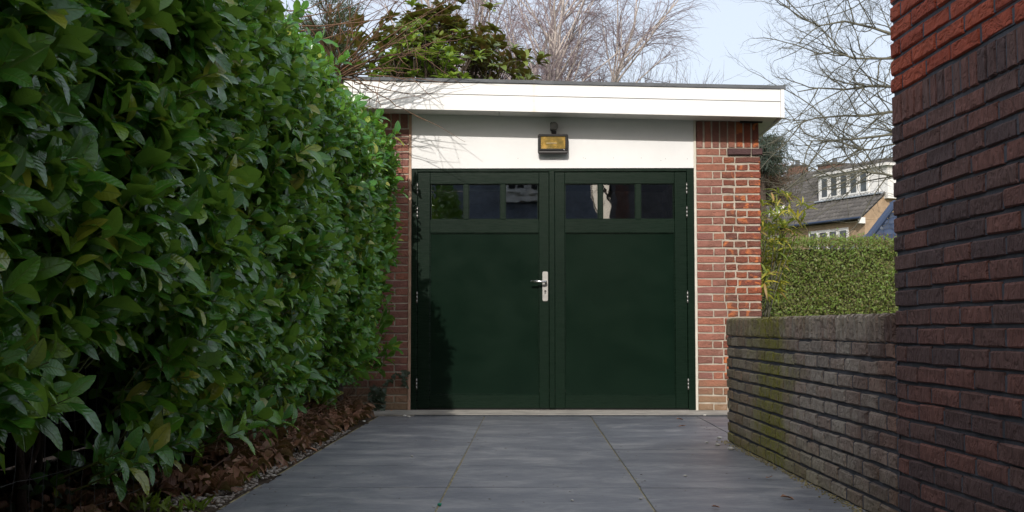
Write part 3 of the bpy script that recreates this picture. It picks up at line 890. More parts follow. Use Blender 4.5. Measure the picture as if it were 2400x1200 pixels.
# ------------------------------------------------------------------ laurel hedge
HG = thing('laurel_hedge', 'tall glossy cherry laurel hedge along the left side of drive', 'hedge', (-1.9, 6, 0))
inv = Matrix.Translation((1.9, -6, 0))
OFF = np.array([-1.9, 6, 0.0])
HZ = 2.22
def face_x(y, z):
    base = -1.12 - .05 * (9.5 - y) / 6.5
    prof = np.interp(z, [0, .15, .45, .9, 1.7, 2.0, 2.15, 2.25], [-.52, -.38, -.15, -.04, .0, -.05, -.14, -.28])
    nz = .045 * np.sin(y * 3.1 + z * 1.7) + .035 * np.sin(y * 6.7 - z * 4.1 + 1.3) + .03 * np.sin(z * 7.3 + y * 1.9)
    end = np.where(y > 9.35, -(y - 9.35) ** 2 * 1.2, 0)
    return base + prof + nz + end
tp = [leaf_template(.06, .22, .15), leaf_template(.16, .28, .0, twist=.2), leaf_template(-.04, .2, .25, twist=-.25), leaf_template(.22, .25, .1), leaf_template(.10, .42, .2, twist=.35), leaf_template(.35, .2, .1, twist=-.3)]
def hole(y, z):
    return (((y - 3.78) / .36) ** 2 + ((z - .38) / .24) ** 2 < 1) | (((y - 3.25) / .3) ** 2 + ((z - .25) / .16) ** 2 < 1)
PP, DD, NN, LL, lines, depthv = [], [], [], [], [], []
def shoot(p, axis, nl, L0, dv):
    axis = unit(axis); slen = .017 * nl + .02
    u = unit(np.cross(axis, [0.2, .1, 1.0])); v = np.cross(axis, u)
    a0 = rng.uniform(0, 6.28)
    tip = p + axis * slen
    if dv < .06 and p[1] > 2.3: lines.append((np.array([p - axis * .12, p, tip]), np.array([.0035, .003, .0018])))
    for i in range(nl):
        a = a0 + i * 2.4; f = (i + .5) / nl
        ax = math.radians(rng.uniform(48, 85) * (1 - .45 * f))
        rad = u * math.cos(a) + v * math.sin(a)
        d = axis * math.cos(ax) + rad * math.sin(ax) + np.array([0, 0, rng.uniform(-.25, .22)])
        if d[0] < -.5: d[0] = -.1
        nrm = axis * .9 + np.array([.55, -.15, .6]) + rng.normal(0, .42, 3)
        PP.append(p + axis * slen * f + rad * .003); DD.append(d); NN.append(nrm); LL.append(L0 * rng.uniform(.72, 1.15) * (1 - .25 * (f > .8))); depthv.append(dv)
# face, in three layers
for layer, (count, dep, L0) in enumerate(((2900, .0, .108), (1700, .09, .115), (850, .2, .12))):
    ys = rng.uniform(2.3, 9.78, count * 2); zs = rng.uniform(.12, HZ + .02, count * 2)
    kept = 0
    for y, z in zip(ys, zs):
        if kept >= count: break
        if hole(y, z): continue
        cl = math.sin(y * 5.3 + 2.1 * math.sin(z * 3.7)) * math.sin(z * 6.1 + 1.7 * math.sin(y * 2.9)) + .35 * math.sin(y * 13 + z * 9)
        if layer == 0 and cl < -.45 and rng.random() < .8: continue
        if z < .34 and rng.random() < .6: continue
        if y < 4.9 and z < .40 and rng.random() < .72: continue
        kept += 1
        x = float(face_x(y, z)) - dep + rng.normal(0, .025)
        ax = np.array([.75, rng.normal(-.05, .5), .55 + (.5 if z > 2 else 0) - (.5 if z < .4 else 0) + rng.normal(0, .35)])
        shoot(np.array([x - .06, y, z]), ax, int(rng.integers(5, 9)), L0 * float(np.interp(y, [3, 5, 9], [1.10, .88, .78])) * rng.uniform(.62, 1.3), dep + abs(rng.normal(0, .02)))
for _ in range(620):          # the hedge goes on past the camera, a little taller
    y, z = rng.uniform(-2.5, 2.25), rng.uniform(.9, 3.0)
    shoot(np.array([-1.42 + rng.normal(0, .04) - .3 * max(0, z - 2.8), y, z]), [.75, rng.normal(0, .5), .5 + rng.normal(0, .3)], 6, .13, .1)
# top and far end
for _ in range(620):
    y = rng.uniform(2.6, 9.7); x = rng.uniform(-2.5, -1.28)
    shoot(np.array([x, y, HZ - .03 + rng.normal(0, .035)]), [rng.normal(.1, .4), rng.normal(0, .4), 1], int(rng.integers(5, 9)), .118, .02)
for _ in range(170):
    x = rng.uniform(-1.9, -1.12); z = rng.uniform(.3, 2.15)
    shoot(np.array([x - .04, 9.66, z]), [.4 + rng.normal(0, .3), .5, .5 + rng.normal(0, .3)], 6, .11, .03)
# deliberate young shoots that stick out at the foot and the rim
for (px, py, Y) in ((640, 1010, 5.9), (300, 1120, 4.05), (60, 900, 3.05), (130, 980, 3.2), (790, 160, 8.6), (745, 110, 7.6), (835, 250, 9.0), (920, 330, 9.4), (690, 45, 6.8), (880, 290, 9.2), (600, 990, 5.6), (560, 1030, 5.3), (420, 1060, 4.6), (330, 1090, 4.2), (345, 1060, 4.25), (270, 1090, 3.95)):
    p = W(px, py, Y); shoot(np.array(p) + [-.08, 0, 0], [.8, rng.normal(0, .2), .35], 7, .12, .0)
    PPn = len(PP)
PP = np.array(PP); DD = np.array(DD); NN = np.array(NN); LL = np.array(LL); depthv = np.array(depthv)
# no leaf may pass through the garage wall or the camera's near space
keep = (PP[:, 1] + DD[:, 1] / np.linalg.norm(DD, axis=1) * LL < 9.97) & ((PP[:, 1] > 2.2) | (PP[:, 0] < -1.15))
PP, DD, NN, LL, depthv = PP[keep], DD[keep], NN[keep], LL[keep], depthv[keep]
pick = rng.integers(0, len(tp), len(PP)); wr = rng.uniform(.85, 1.25, len(PP))
cpx = PP + DD / np.linalg.norm(DD, axis=1, keepdims=True) * LL[:, None] * .5
pxs = 1242 + F_PX * cpx[:, 0] / cpx[:, 1]; pys = 768 - F_PX * (cpx[:, 2] - CAM_H) / cpx[:, 1]
X, Y, Z = basis(DD, NN)
vis = (cpx[:, 1] > 2.4) & (pxs > 10) & (pys > 0) & (pys < 1190)
frontness = cpx[:, 0] - face_x(cpx[:, 1], cpx[:, 2])
score = np.where(vis, LL / cpx[:, 1] * (.35 + np.abs((Z * (cpx - [0, 0, CAM_H])).sum(1)) / np.linalg.norm(cpx, axis=1)) * (1 + 5 * np.clip(frontness, -.12, .1)), 0)
order = np.argsort(-score); solo = order[:298]; rest = order[298:]
tmesh = []
for (tv, tt, tu) in tp:
    me = np_mesh('leaf', tv, tt, tu); me.materials.append(M['laurel']); tmesh.append(me)
for i in solo:
    o = bpy.data.objects.new('leaf', tmesh[pick[i]]); COL.objects.link(o); o.parent = HG
    b = Matrix(((X[i][0] * LL[i] * wr[i], Y[i][0] * LL[i], Z[i][0] * LL[i], PP[i][0]), (X[i][1] * LL[i] * wr[i], Y[i][1] * LL[i], Z[i][1] * LL[i], PP[i][1]),
                (X[i][2] * LL[i] * wr[i], Y[i][2] * LL[i], Z[i][2] * LL[i], PP[i][2]), (0, 0, 0, 1)))
    o.matrix_basis = inv @ b
me = leaves_mesh('foliage', tp, PP[rest] - OFF, DD[rest], NN[rest], LL[rest], wr[rest], pick[rest])
tag(link('foliage', me, M['laurel'], HG), kind='stuff')
tag(link('shoots', tubes_mesh('shoots', [(a - OFF, b) for a, b in lines], 4), M['stem_green'], HG), kind='stuff')
# woody stems standing under the hedge
st = []
for y in np.arange(2.6, 9.5, .33):
    p = np.array([-1.75 + rng.normal(0, .07), y + rng.normal(0, .08), -.03])
    ln = []
    grow(p, [rng.normal(-.1, .1), rng.normal(0, .15), 1], rng.uniform(.5, .7), .022, 0, [(3, 30, .5, .6, .08, .1, 5), (3, 40, .5, .5, .12, .1, 4)], ln)
    st += [(P - OFF, r_) for (_, P, r_) in ln]
tag(link('stems', tubes_mesh('stems', st, 6), M['bark_dark'], HG), kind='stuff')
# dense dark twiggy inside
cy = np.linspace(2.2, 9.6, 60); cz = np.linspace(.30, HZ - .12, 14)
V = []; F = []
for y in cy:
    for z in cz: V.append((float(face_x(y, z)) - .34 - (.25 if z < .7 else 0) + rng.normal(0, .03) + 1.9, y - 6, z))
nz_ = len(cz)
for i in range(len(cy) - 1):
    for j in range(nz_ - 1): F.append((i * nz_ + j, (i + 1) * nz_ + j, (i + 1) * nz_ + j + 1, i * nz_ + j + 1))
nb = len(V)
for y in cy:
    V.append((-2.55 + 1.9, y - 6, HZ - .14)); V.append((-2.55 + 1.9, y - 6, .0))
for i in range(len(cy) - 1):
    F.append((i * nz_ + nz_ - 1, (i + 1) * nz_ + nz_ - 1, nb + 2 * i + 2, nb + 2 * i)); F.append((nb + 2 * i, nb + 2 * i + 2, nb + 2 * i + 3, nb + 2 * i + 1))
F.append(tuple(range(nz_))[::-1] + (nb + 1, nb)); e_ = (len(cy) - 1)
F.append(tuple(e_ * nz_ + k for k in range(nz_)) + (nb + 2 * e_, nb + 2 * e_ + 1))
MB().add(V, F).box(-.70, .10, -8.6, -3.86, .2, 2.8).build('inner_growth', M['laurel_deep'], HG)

# wire mesh fence inside the hedge
WF = thing('wire_fence', 'thin rusty wire mesh fence showing in the gap under hedge', 'fence', (-1.52, 5.5, 0))
wl = []
for z in (.06, .22, .38, .54, .72, .90): 
    ys = np.linspace(-3, 3.6, 60); wl.append((np.stack([rng.normal(0, .004, 60), ys, z + .008 * np.sin(ys * 3 + z * 9) + rng.normal(0, .002, 60)], 1), np.full(60, .0011)))
for y in np.arange(-3, 3.6, .11):
    zs = np.linspace(0, .95, 12); wl.append((np.stack([rng.normal(0, .004, 12), y + .012 * np.sin(zs * 6 + y) + rng.normal(0, .004, 12), zs], 1), np.full(12, .0010)))
link('mesh_wires', tubes_mesh('mesh_wires', wl, 4), M['wire'], WF)
for y in (-2.2, .3, 2.8):
    MB().tube([(-.03, y, -.04), (-.03, y, 1.0)], .02, 8).build('post', M['bark_dark'], WF, True)

# ------------------------------------------------------------------ leaf litter, gravel, pebbles
td = [leaf_template(.5, .9, .5, 'dead'), leaf_template(-.4, .8, .8, 'dead', .5), leaf_template(.8, .3, .7, 'dead', -.6), leaf_template(.2, 1.3, .4, 'dead', .3)]
P, D, N_, L_ = [], [], [], []
def litter(n_, fx, fy, fz, L0):
    for _ in range(n_):
        x, y = fx(), fy(); P.append((x, y, fz(x, y))); a = rng.uniform(0, 6.28); D.append((math.cos(a), math.sin(a), rng.normal(0, .35))); N_.append((rng.normal(0, .6), rng.normal(0, .6), 1)); L_.append(L0 * rng.uniform(.5, 1.15))
litter(2600, lambda: -1.22 - abs(rng.normal(0, .28)) - .04, lambda: rng.uniform(5.0, 9.6), lambda x, y: .0 + rng.uniform(0, .05) + .13 * max(0, min(1, (-1.25 - x) * 2.5)) * (y > 5.6), .08)
litter(750, lambda: -1.5 - abs(rng.normal(0, .3)), lambda: rng.uniform(2.6, 5.2), lambda x, y: rng.uniform(0, .05), .085)
litter(70, lambda: -1.21 - rng.uniform(0, .2), lambda: rng.uniform(3.5, 9.4), lambda x, y: .004, .05)
P, D, N_, L_ = map(np.array, (P, D, N_, L_)); D = D.astype(float); N_ = N_.astype(float)
tag(link('leaf_litter', leaves_mesh('leaf_litter', td, P, D, N_, L_), M['litter']), 'drift of curled brown dead leaves along the hedge foot', 'dead leaves', kind='stuff')
# thin dead twigs in the drift
tw = []
for _ in range(170):
    x, y = -1.32 - abs(rng.normal(0, .2)), rng.uniform(5.3, 9.5); a = rng.uniform(0, 6.28); l = rng.uniform(.1, .35)
    p = np.array([x, y, .05 + rng.uniform(0, .12)]); d = np.array([math.cos(a), math.sin(a), rng.normal(.2, .4)])
    tw.append((np.array([p, p + d * l * .5 + rng.normal(0, .012, 3), p + d * l]), np.array([.0022, .0018, .001])))
tag(link('fallen_twigs', tubes_mesh('fallen_twigs', tw, 4), M['bark_brown']), 'thin brown twigs tangled in the dead leaves below hedge', 'twigs', kind='stuff')
ico = None
def stone_mesh(seed, sx=1, sy=1, sz=.6):
    r_ = random.Random(seed); import bmesh
    bm = bmesh.new(); bmesh.ops.create_icosphere(bm, subdivisions=1, radius=1)
    for v in bm.verts: v.co *= 1 + r_.uniform(-.18, .18); v.co = Vector((v.co.x * sx, v.co.y * sy, v.co.z * sz))
    me = bpy.data.meshes.new('stone'); bm.to_mesh(me); bm.free()
    me.polygons.foreach_set('use_smooth', np.ones(len(me.polygons), dtype=bool)); return me
base_st = [stone_mesh(s) for s in range(5)]
SV = []
for me in base_st:
    a = np.zeros(len(me.vertices) * 3); me.vertices.foreach_get('co', a); f = np.array([p.vertices[:] for p in me.polygons]); SV.append((a.reshape(-1, 3), f))
VV, TT, off = [], [], 0
for _ in range(1700):
    y = rng.uniform(3.2, 8.2); x = -1.185 - abs(rng.normal(.04, .13)) - .012
    s = rng.uniform(.003, .0095) * (1.2 if y < 6 else .9); v, f = SV[rng.integers(0, 5)]; a = rng.uniform(0, 6.28); c_, s_ = math.cos(a), math.sin(a)
    q = v * s * np.array([1.3, 1, 1]); q = np.stack([q[:, 0] * c_ - q[:, 1] * s_, q[:, 0] * s_ + q[:, 1] * c_, q[:, 2]], 1) + [x, y, s * .35 - .006]
    VV.append(q); TT.append(f + off); off += len(v)
tag(link('gravel', np_mesh('gravel', np.vstack(VV), np.vstack(TT)), M['gravel']), 'small pale gravel between the drive edge and the hedge', 'gravel', kind='stuff')
# dirt and crumbs along the foot of the right wall
VV, TT, off = [], [], 0
for _ in range(900):
    t = rng.random(); y = 3.0 + t * 4.4; wall_x = np.interp(y, [3.0, 4.2, 7.4], [corner.x + .045, corner.x, far.x]); x = wall_x - abs(rng.normal(0, .022)) - .002
    s = rng.uniform(.0015, .006); v, f = SV[rng.integers(0, 5)]
    VV.append(v * s + [x, y, s * .3 + .001]); TT.append(f + off); off += len(v)
tag(link('grit', np_mesh('grit', np.vstack(VV), np.vstack(TT)), M['joint']), 'crumbs of soil and grit along the low wall foot', 'grit', kind='stuff')
VV, TT, off = [], [], 0
for _ in range(420):
    y = 3.2 + 6.2 * rng.random(); x = rng.uniform(-1.15, 1.2) if rng.random() < .45 else rng.choice([-1.15, -.352, .468, 1.2]) + rng.normal(0, .03)
    if x > np.interp(y, [3, 4.2, 7.4], [corner.x, corner.x, far.x]) - .02 and y < 7.4: continue
    s_ = rng.uniform(.0012, .0042); v, f = SV[rng.integers(0, 5)]
    VV.append(v * s_ * [1.6, 1, .6] + [x, y, s_ * .3 + .001]); TT.append(f + off); off += len(v)
tag(link('crumbs', np_mesh('crumbs', np.vstack(VV), np.vstack(TT)), M['gravel']), 'fine crumbs of grit scattered over the slate tiles', 'crumbs', kind='stuff')
def on_ground(px, py):
    d = 1.0; 
    p = W(px, py, 1.0); t = CAM_H / (CAM_H - p.z); return Vector((p.x * t, t, 0))
for (px, py, s) in ((1686, 1029, 6), (1682, 1045, 6), (1713, 1055, 7), (1657, 1039, 4), (1753, 1042, 5), (1808, 1071, 5), (1262, 967, 4), (948, 976, 4), (958, 978, 3.5), (968, 970, 3.5), (1341, 1175, 4), (1502, 1171, 4), (1927, 1133, 8),
                    (966, 1071, 3), (740, 1041, 4), (642, 1118, 6), (1606, 1117, 4), (853, 989, 4), (1551, 972, 4), (1652, 975, 4)):
    p = on_ground(px, py); o = link('pebble', base_st[rnd.randrange(5)] if False else stone_mesh(rnd.randrange(999)), M['pebble'])
    k = s * p.y / F_PX * 1.15; o.scale = (k * 1.15, k, k * .8); o.location = (p.x, p.y, k * .35 + .0015); o.rotation_euler = (0, 0, rnd.uniform(0, 6))
    tag(o, 'small white pebble lying loose on the grey slate drive', 'pebble', 'white pebbles scattered on the drive')
dl = [np_mesh('dead', *t) for t in td]
for (px, py, L, lab) in ((1597, 985, .085, 'upper of two small brown leaves on drive before right door'), (1601, 1003, .08, 'lower of two small brown leaves on drive before right door'),
                     (1805, 1125, .05, 'curled brown leaf scrap on the drive below the mossy wall'), (1850, 1170, .09, 'pale dry twig scrap lying on the drive near wall foot'),
                     (735, 1058, .12, 'broad brown leaf fallen on the drive edge by the hedge'), (925, 966, .12, 'dark red leaf lying at the foot of left pillar'),
                     (1680, 1193, .05, 'dark leaf crumb on the slate at the bottom of the drive')):
    p = on_ground(px, py); o = link('fallen_leaf', dl[rnd.randrange(4)].copy(), M['dry_leaf']); o.scale = (L * .65, L * .65, L * .3); o.location = (p.x - L * .4, p.y, .009); o.rotation_euler = (0, 0, rnd.uniform(-2, -1.2)); tag(o, lab, 'fallen leaf')
p = on_ground(1030, 1187); o = link('bead', stone_mesh(3, 1, 1, .9), plain('green_plastic', (.02, .30, .17), .4)); o.scale = (.009,) * 3; o.location = (p.x, p.y, .007); tag(o, 'tiny bright green bead caught in the drive joint', 'bead')

# grass tufts by the drive edge
P, D, N_, L_ = [], [], [], []
for (px, py) in ((450, 1195), (520, 1130), (575, 1118), (610, 1085), (330, 1190), (395, 1198), (700, 1040)):
    g0 = on_ground(px, py)
    for _ in range(26):
        P.append((g0.x + rng.normal(0, .03), g0.y + rng.normal(0, .03), -.008)); a = rng.uniform(0, 6.28); D.append((math.cos(a) * .6, math.sin(a) * .6, rng.uniform(.5, 1.2))); N_.append((rng.normal(0, 1), rng.normal(0, 1), .3)); L_.append(rng.uniform(.03, .09))
tn = [leaf_template(.5, .2, 0, 'narrow')]
tag(link('weeds', leaves_mesh('weeds', tn, np.array(P), np.array(D), np.array(N_), np.array(L_)), M['bright_leaf']), 'little green weeds sprouting beside the slate drive edge', 'weeds', kind='stuff')

# ivy on left pillar
IV = thing('ivy', 'thin trailing ivy creeping across the foot of left pillar', 'ivy', (-1.2, 9.98, .2))
ti = [leaf_template(.1, .2, .1, 'ivy'), leaf_template(.3, .3, .0, 'ivy')]
path = [W(*q, 9.975) for q in ((880, 950), (885, 925), (900, 905), (915, 890), (930, 878), (945, 874), (957, 873))]
pa2 = [W(*q, 9.975) for q in ((944, 876), (950, 893), (948, 905))]
P, D, N_, L_, lns = [], [], [], [], []
for pt in (path, pa2):
    A = np.array([list(p) for p in pt]); lns.append((A - [-1.2, 9.98, .2], np.linspace(.003, .0015, len(A))))
    for i in range(len(A) - 1):
        for _ in range(9):
            t = rng.random(); q = A[i] * (1 - t) + A[i + 1] * t
            P.append(q + [rng.normal(0, .008), -.012 - rng.random() * .02, rng.normal(0, .008)]); D.append((rng.normal(0, .6), -.15, -.4 + rng.normal(0, .5))); N_.append((rng.normal(0, .4), -1, .4)); L_.append(rng.uniform(.022, .042))
for _ in range(90):
    q = W(rng.uniform(868, 900), rng.uniform(905, 955), 9.9); P.append(np.array(q)); D.append((rng.normal(.3, .5), -.3, rng.normal(-.3, .5))); N_.append((.2, -1, .6)); L_.append(rng.uniform(.03, .055))
tag(link('ivy_leaves', leaves_mesh('ivy_leaves', ti, np.array(P) - [-1.2, 9.98, .2], np.array(D, float), np.array(N_, float), np.array(L_)), M['ivy'], IV), kind='stuff')
link('stem', tubes_mesh('stem', lns, 5), M['bark_brown'], IV)
# ivy on the ground at bottom left
P, D, N_, L_ = [], [], [], []
for _ in range(150):
    x, y = rng.uniform(-2.1, -1.5), rng.uniform(3.0, 4.8)
    P.append((x, y, rng.uniform(.01, .18))); D.append((rng.normal(.5, .5), rng.normal(-.2, .5), rng.normal(0, .3))); N_.append((.4, -.5, 1)); L_.append(rng.uniform(.03, .06))
tag(link('ground_ivy', leaves_mesh('ground_ivy', ti, np.array(P), np.array(D), np.array(N_, float), np.array(L_)), M['ivy']), 'dark ivy creeping on the ground under the hedge', 'ivy', kind='stuff')

# ------------------------------------------------------------------ pollarded tree with long bare shoots rising behind the hedge
o0 = np.array(W(795, 172, 9.25))
PT = thing('bare_shrub', 'bare shrub with long arching brown shoots hanging over garage roof', 'shrub', (o0[0], o0[1], 0))
ob = np.array([o0[0], o0[1], 0])
link('trunk', tubes_mesh('trunk', [(np.array([[0, 0, 0], [.02, 0, 1.2], [-.02, .02, 2.2], [0, 0, o0[2]]]), np.array([.05, .045, .045, .035]))], 8), M['bark_dark'], PT)
bl = []
def arch(tip, sag, r0=.0065, side=True):
    s = o0 + rng.normal(0, .03, 3); tip = np.array(tip); mid = (s + tip) / 2 + np.array([0, 0, sag]) + rng.normal(0, .02, 3)
    t = np.linspace(0, 1, 12)[:, None]; C = (1 - t) ** 2 * s + 2 * t * (1 - t) * mid + t * t * tip
    C[1:-1] += rng.normal(0, .007, (10, 3)); bl.append((C - ob, np.linspace(r0, .0018, 12)))
    if side:
        for _ in range(rng.integers(1, 4)):
            k = rng.integers(4, 10); d = unit(C[k + 1] - C[k] + rng.normal(0, .05, 3) * 1.0) + rng.normal(0, .35, 3); l = rng.uniform(.12, .5)
            E = C[k] + unit(d) * l; bl.append((np.array([C[k], (C[k] + E) / 2 + rng.normal(0, .01, 3), E]) - ob, np.array([.003, .0022, .0012])))
for (px, py, Yt, sag) in ((1056, 195, 9.3, .02), (1007, 236, 9.45, .02), (998, 283, 9.5, -.05), (962, 200, 9.3, -.03), (905, 245, 9.5, -.05), (1100, 85, 9.2, .0), (1074, 75, 9.1, -.03), (1040, 5, 8.9, -.04), (1120, -40, 8.8, .05),
                      (975, 50, 9.0, -.08), (985, 160, 9.2, .05), (960, 172, 9.1, .06), (860, -60, 9.0, .0), (900, -80, 8.7, -.05), (830, -40, 8.9, .05), (790, -60, 8.9, .02), (760, -30, 8.6, .05), (700, 10, 8.7, .15),
                      (655, 20, 8.6, .2), (640, -60, 8.4, .1), (720, -70, 8.4, .0), (940, -20, 8.8, -.1), (1000, -60, 8.8, .1), (855, 255, 9.5, -.02), (870, 215, 9.4, -.03), (1010, 120, 9.2, .1), (890, 30, 8.9, -.04), (930, 110, 9.1, .03),
                      (680, 60, 8.6, .12), (700, -20, 8.5, .0), (1030, -90, 8.7, .0), (1150, -60, 8.9, -.1)):
    arch(W(px, py, Yt), sag)
# sweeping shoots entering from the upper left in front
for (a, b_, Ya, Yb) in (((640, 40), (900, -20), 8.5, 8.8), ((655, 75), (930, 5), 8.4, 8.9), ((660, 60), (1050, 2), 8.4, 9.0), ((700, 100), (900, 20), 8.6, 8.9), ((650, 20), (790, -20), 8.3, 8.6)):
    A, B = np.array(W(*a, Ya)), np.array(W(*b_, Yb)); Mv = (A + B) / 2 + [0, 0, -.12]; t = np.linspace(0, 1, 10)[:, None]
    bl.append((((1 - t) ** 2 * A + 2 * t * (1 - t) * Mv + t * t * B) + rng.normal(0, .004, (10, 3)) - ob, np.linspace(.006, .002, 10)))
tag(link('shoots', tubes_mesh('shoots', bl, 5), M['bark_brown'], PT), kind='stuff')

# ------------------------------------------------------------------ trees behind the garage
def rosettes(tips, nl, L, tpl, mat, root, off, name='crown', droop=-.1):
    P, D, N_, L_ = [], [], [], []
    for (p, d) in tips:
        d = unit(d); u = unit(np.cross(d, [.3, .2, 1])); v = np.cross(d, u); a0 = rng.uniform(0, 6)
        for i in range(nl):
            a = a0 + 2.4 * i; ax = rng.uniform(.5, 1.35)
            P.append(p - d * .03 * rng.random() - off); D.append(d * math.cos(ax) + (u * math.cos(a) + v * math.sin(a)) * math.sin(ax) + np.array([0, 0, droop])); N_.append(d + rng.normal(0, .25, 3) + np.array([0, 0, .3])); L_.append(L * rng.uniform(.7, 1.15))
    o = link(name, leaves_mesh(name, tpl, np.array(P), np.array(D), np.array(N_), np.array(L_)), mat, root); tag(o, kind='stuff'); return o

# magnolia-like evergreen
def evergreen(Ybase, targets, L, nl, label, mat, cat='tree', name='evergreen_tree', base=(900, 400)):
    b = W(base[0], base[1], Ybase); root = thing(name, label, cat, (b.x, Ybase, 0)); off = np.array([b.x, Ybase, 0.0])
    tips, ln = [], []
    trunk_top = np.array([b.x, Ybase, 2.2]); ln.append((0, np.array([off + [0, 0, 0], off + [.05, 0, 1.1], trunk_top]), np.array([.09, .08, .06])))
    for (px, py) in targets:
        t_ = np.array(W(px, py, Ybase + rng.uniform(-.9, .9))); mid = (trunk_top + t_) / 2 + [rng.normal(0, .1), rng.normal(0, .1), -.15]
        ln.append((1, np.array([trunk_top, mid, t_]), np.array([.022, .015, .006])))
        for _ in range(3):
            e = t_ + rng.normal(0, .2, 3); ln.append((1, np.array([mid * .3 + t_ * .7, (t_ + e) / 2, e]), np.array([.007, .005, .003]))); tips.append((e, unit(e - mid + np.array([0, 0, .3]))))
        tips.append((t_, unit(t_ - mid + np.array([0, 0, .2]))))
    link('trunk', tubes_mesh('trunk', [(P_ - off, r_) for _, P_, r_ in ln], 5), M['bark_dark'], root)
    rosettes(tips, nl, L, [leaf_template(.15, .2, .1), leaf_template(.35, .3)], mat, root, off)
    return root
tg = []
for _ in range(620):
    px = rng.uniform(790, 1235); top = np.interp(px, [780, 850, 900, 960, 1010, 1060, 1120, 1160, 1200, 1245], [130, 70, 60, 35, 25, 40, 85, 115, 130, 165])
    py = top + abs(rng.normal(0, 1)) * 70 * (1 if px < 1150 else .6) + 5
    if py < 205: tg.append((px, py))
dens = [t for t in tg if not (t[0] < 905 and t[1] < 100 and rng.random() < .7)]
evergreen(15.9 + .9, dens[:62], .18, 8, 'evergreen magnolia with rusty leaf undersides behind the garage roof', M['magnolia'], base=(1010, 400))
tb = [(rng.uniform(895, 1075), rng.uniform(118, 200)) for _ in range(24)] + [(960, 85), (955, 95), (1000, 110), (1005, 125), (905, 150), (920, 130)]
evergreen(16.3 - .1, tb, .14, 9, 'yellow green leafy shrub just above the garage roof', M['bright_leaf'], 'shrub', 'leafy_shrub', base=(980, 400))

def bare(name, label, cat, px, py_top, Yb, spread, spec, r0, trunks, m1, m2, split=2, group=None, hf=.62, py_base=None, lean=(0, 0)):
    b = W(px, 600, Yb); root = thing(name, label, cat, (b.x, Yb, 0), group=group); off = np.array([b.x, Yb, 0.0])
    H = W(px, py_top, Yb).z; ln = []
    for k in range(trunks):
        d = unit([rng.normal(lean[0], spread), rng.normal(0, spread), 1])
        grow(off + [rng.normal(0, .1) * (trunks > 1), 0, 0], d, H * hf * rng.uniform(.85, 1.1), r0, 0, spec, ln)
    tree_parts(root, [(l, P_ - off, r_) for l, P_, r_ in ln], split, m1, m2)
    return root
# two silver birches
bs = [(20, 30, .36, .45, .06, .2, 8), (11, 40, .52, .42, .09, .1, 6), (10, 42, .55, .42, .13, -.25, 5), (7, 40, .62, .6, .17, -.6, 4)]
bare('birch_tree', 'pale stemmed bare birch with purple twigs rising from roof at centre', 'tree', 1250, -230, 24, .10, bs, .07, 5, M['birch_bark'], M['birch_twig'], 2, hf=.75, lean=(.03, 0))
bare('birch_tree', 'taller bare birch reaching out of frame behind the evergreen magnolia', 'tree', 1115, -330, 26, .09, bs, .085, 4, M['birch_bark'], M['birch_twig'], 2, hf=.8)
grow_l = []
grow(np.array([2.0, -15, 0]), [.02, 0, 1], 5.5, .12, 0, [(12, 40, .5, .45, .06, .1, 7), (7, 42, .5, .45, .12, .1, 5), (5, 42, .55, .5, .15, .0, 4)], grow_l)
tree_parts(thing('bare_tree', 'bare tree against sky mirrored in the middle pane of right door', 'tree', (2.0, -15, 0)), [(l, P_ - [2.0, -15, 0], r_) for l, P_, r_ in grow_l], 1, M['bark_dark'], M['bark_dark'])
# lower bare shrubs along the roof line
ss = [(9, 20, .36, .5, .06, .2, 6), (7, 30, .5, .5, .10, .15, 5), (5, 34, .55, .5, .14, .1, 4)]
for px, top, Yb, lab, mt in ((1345, 150, 27, 'dense purplish bare brush low above the roof below the birch', 'red_twig'), (1425, 110, 28, 'bare grey shrub left of the upright one above roof', 'far_twig'),
                             (1500, 108, 28, 'tall upright grey bare shrub with fine vertical twigs above roof', 'far_twig'), (1545, 138, 30, 'small bare grey shrub right of the tall upright one', 'far_twig'),
                             (1590, 172, 30, 'low reddish bare shrub at right end above the roof line', 'red_twig')):
    bare('bare_shrub', lab, 'shrub', px, top + 20, Yb, .055, ss, .03, 18, M[mt], M[mt], 1, hf=.73, group='bare shrubs behind the garage roof')
# feathery pine at left behind shoots
PN = thing('pine_tree', 'feathery green pine behind the bare arching shoots at left', 'tree', (W(770, 400, 22).x, 22, 0)); off = np.array([W(770, 400, 22).x, 22, 0.0])
ln, P, D, N_, L_ = [], [], [], [], []
ln.append((np.array([[0, 0, 0], [.1, 0, 3], [0, 0, W(770, 10, 22).z]]), np.array([.14, .1, .03])))
for _ in range(85):
    px, py = rng.uniform(690, 850), rng.uniform(-20, 190)
    if px < 740 and py < 40 and rng.random() < .7: continue
    t_ = np.array(W(px, py, 22 + rng.normal(0, .5))) - off; s = np.array([0, 0, t_[2] - .35]); ln.append((np.array([s, (s + t_) / 2 + [0, 0, -.05], t_]), np.array([.02, .014, .005])))
    for _ in range(75):
        f = rng.uniform(.35, 1.05); q = s * (1 - f) + t_ * f + rng.normal(0, .07, 3); P.append(q); D.append(unit(t_ - s) + rng.normal(0, .5, 3) + np.array([0, 0, .2])); N_.append(rng.normal(0, 1, 3)); L_.append(rng.uniform(.10, .2))
link('trunk', tubes_mesh('trunk', ln, 5), M['bark_brown'], PN)
tag(link('crown', leaves_mesh('crown', [(tn[0][0] * [.45, 1, 1], tn[0][1], tn[0][2])], np.array(P), np.array(D), np.array(N_), np.array(L_)), M['needle'], PN), kind='stuff')

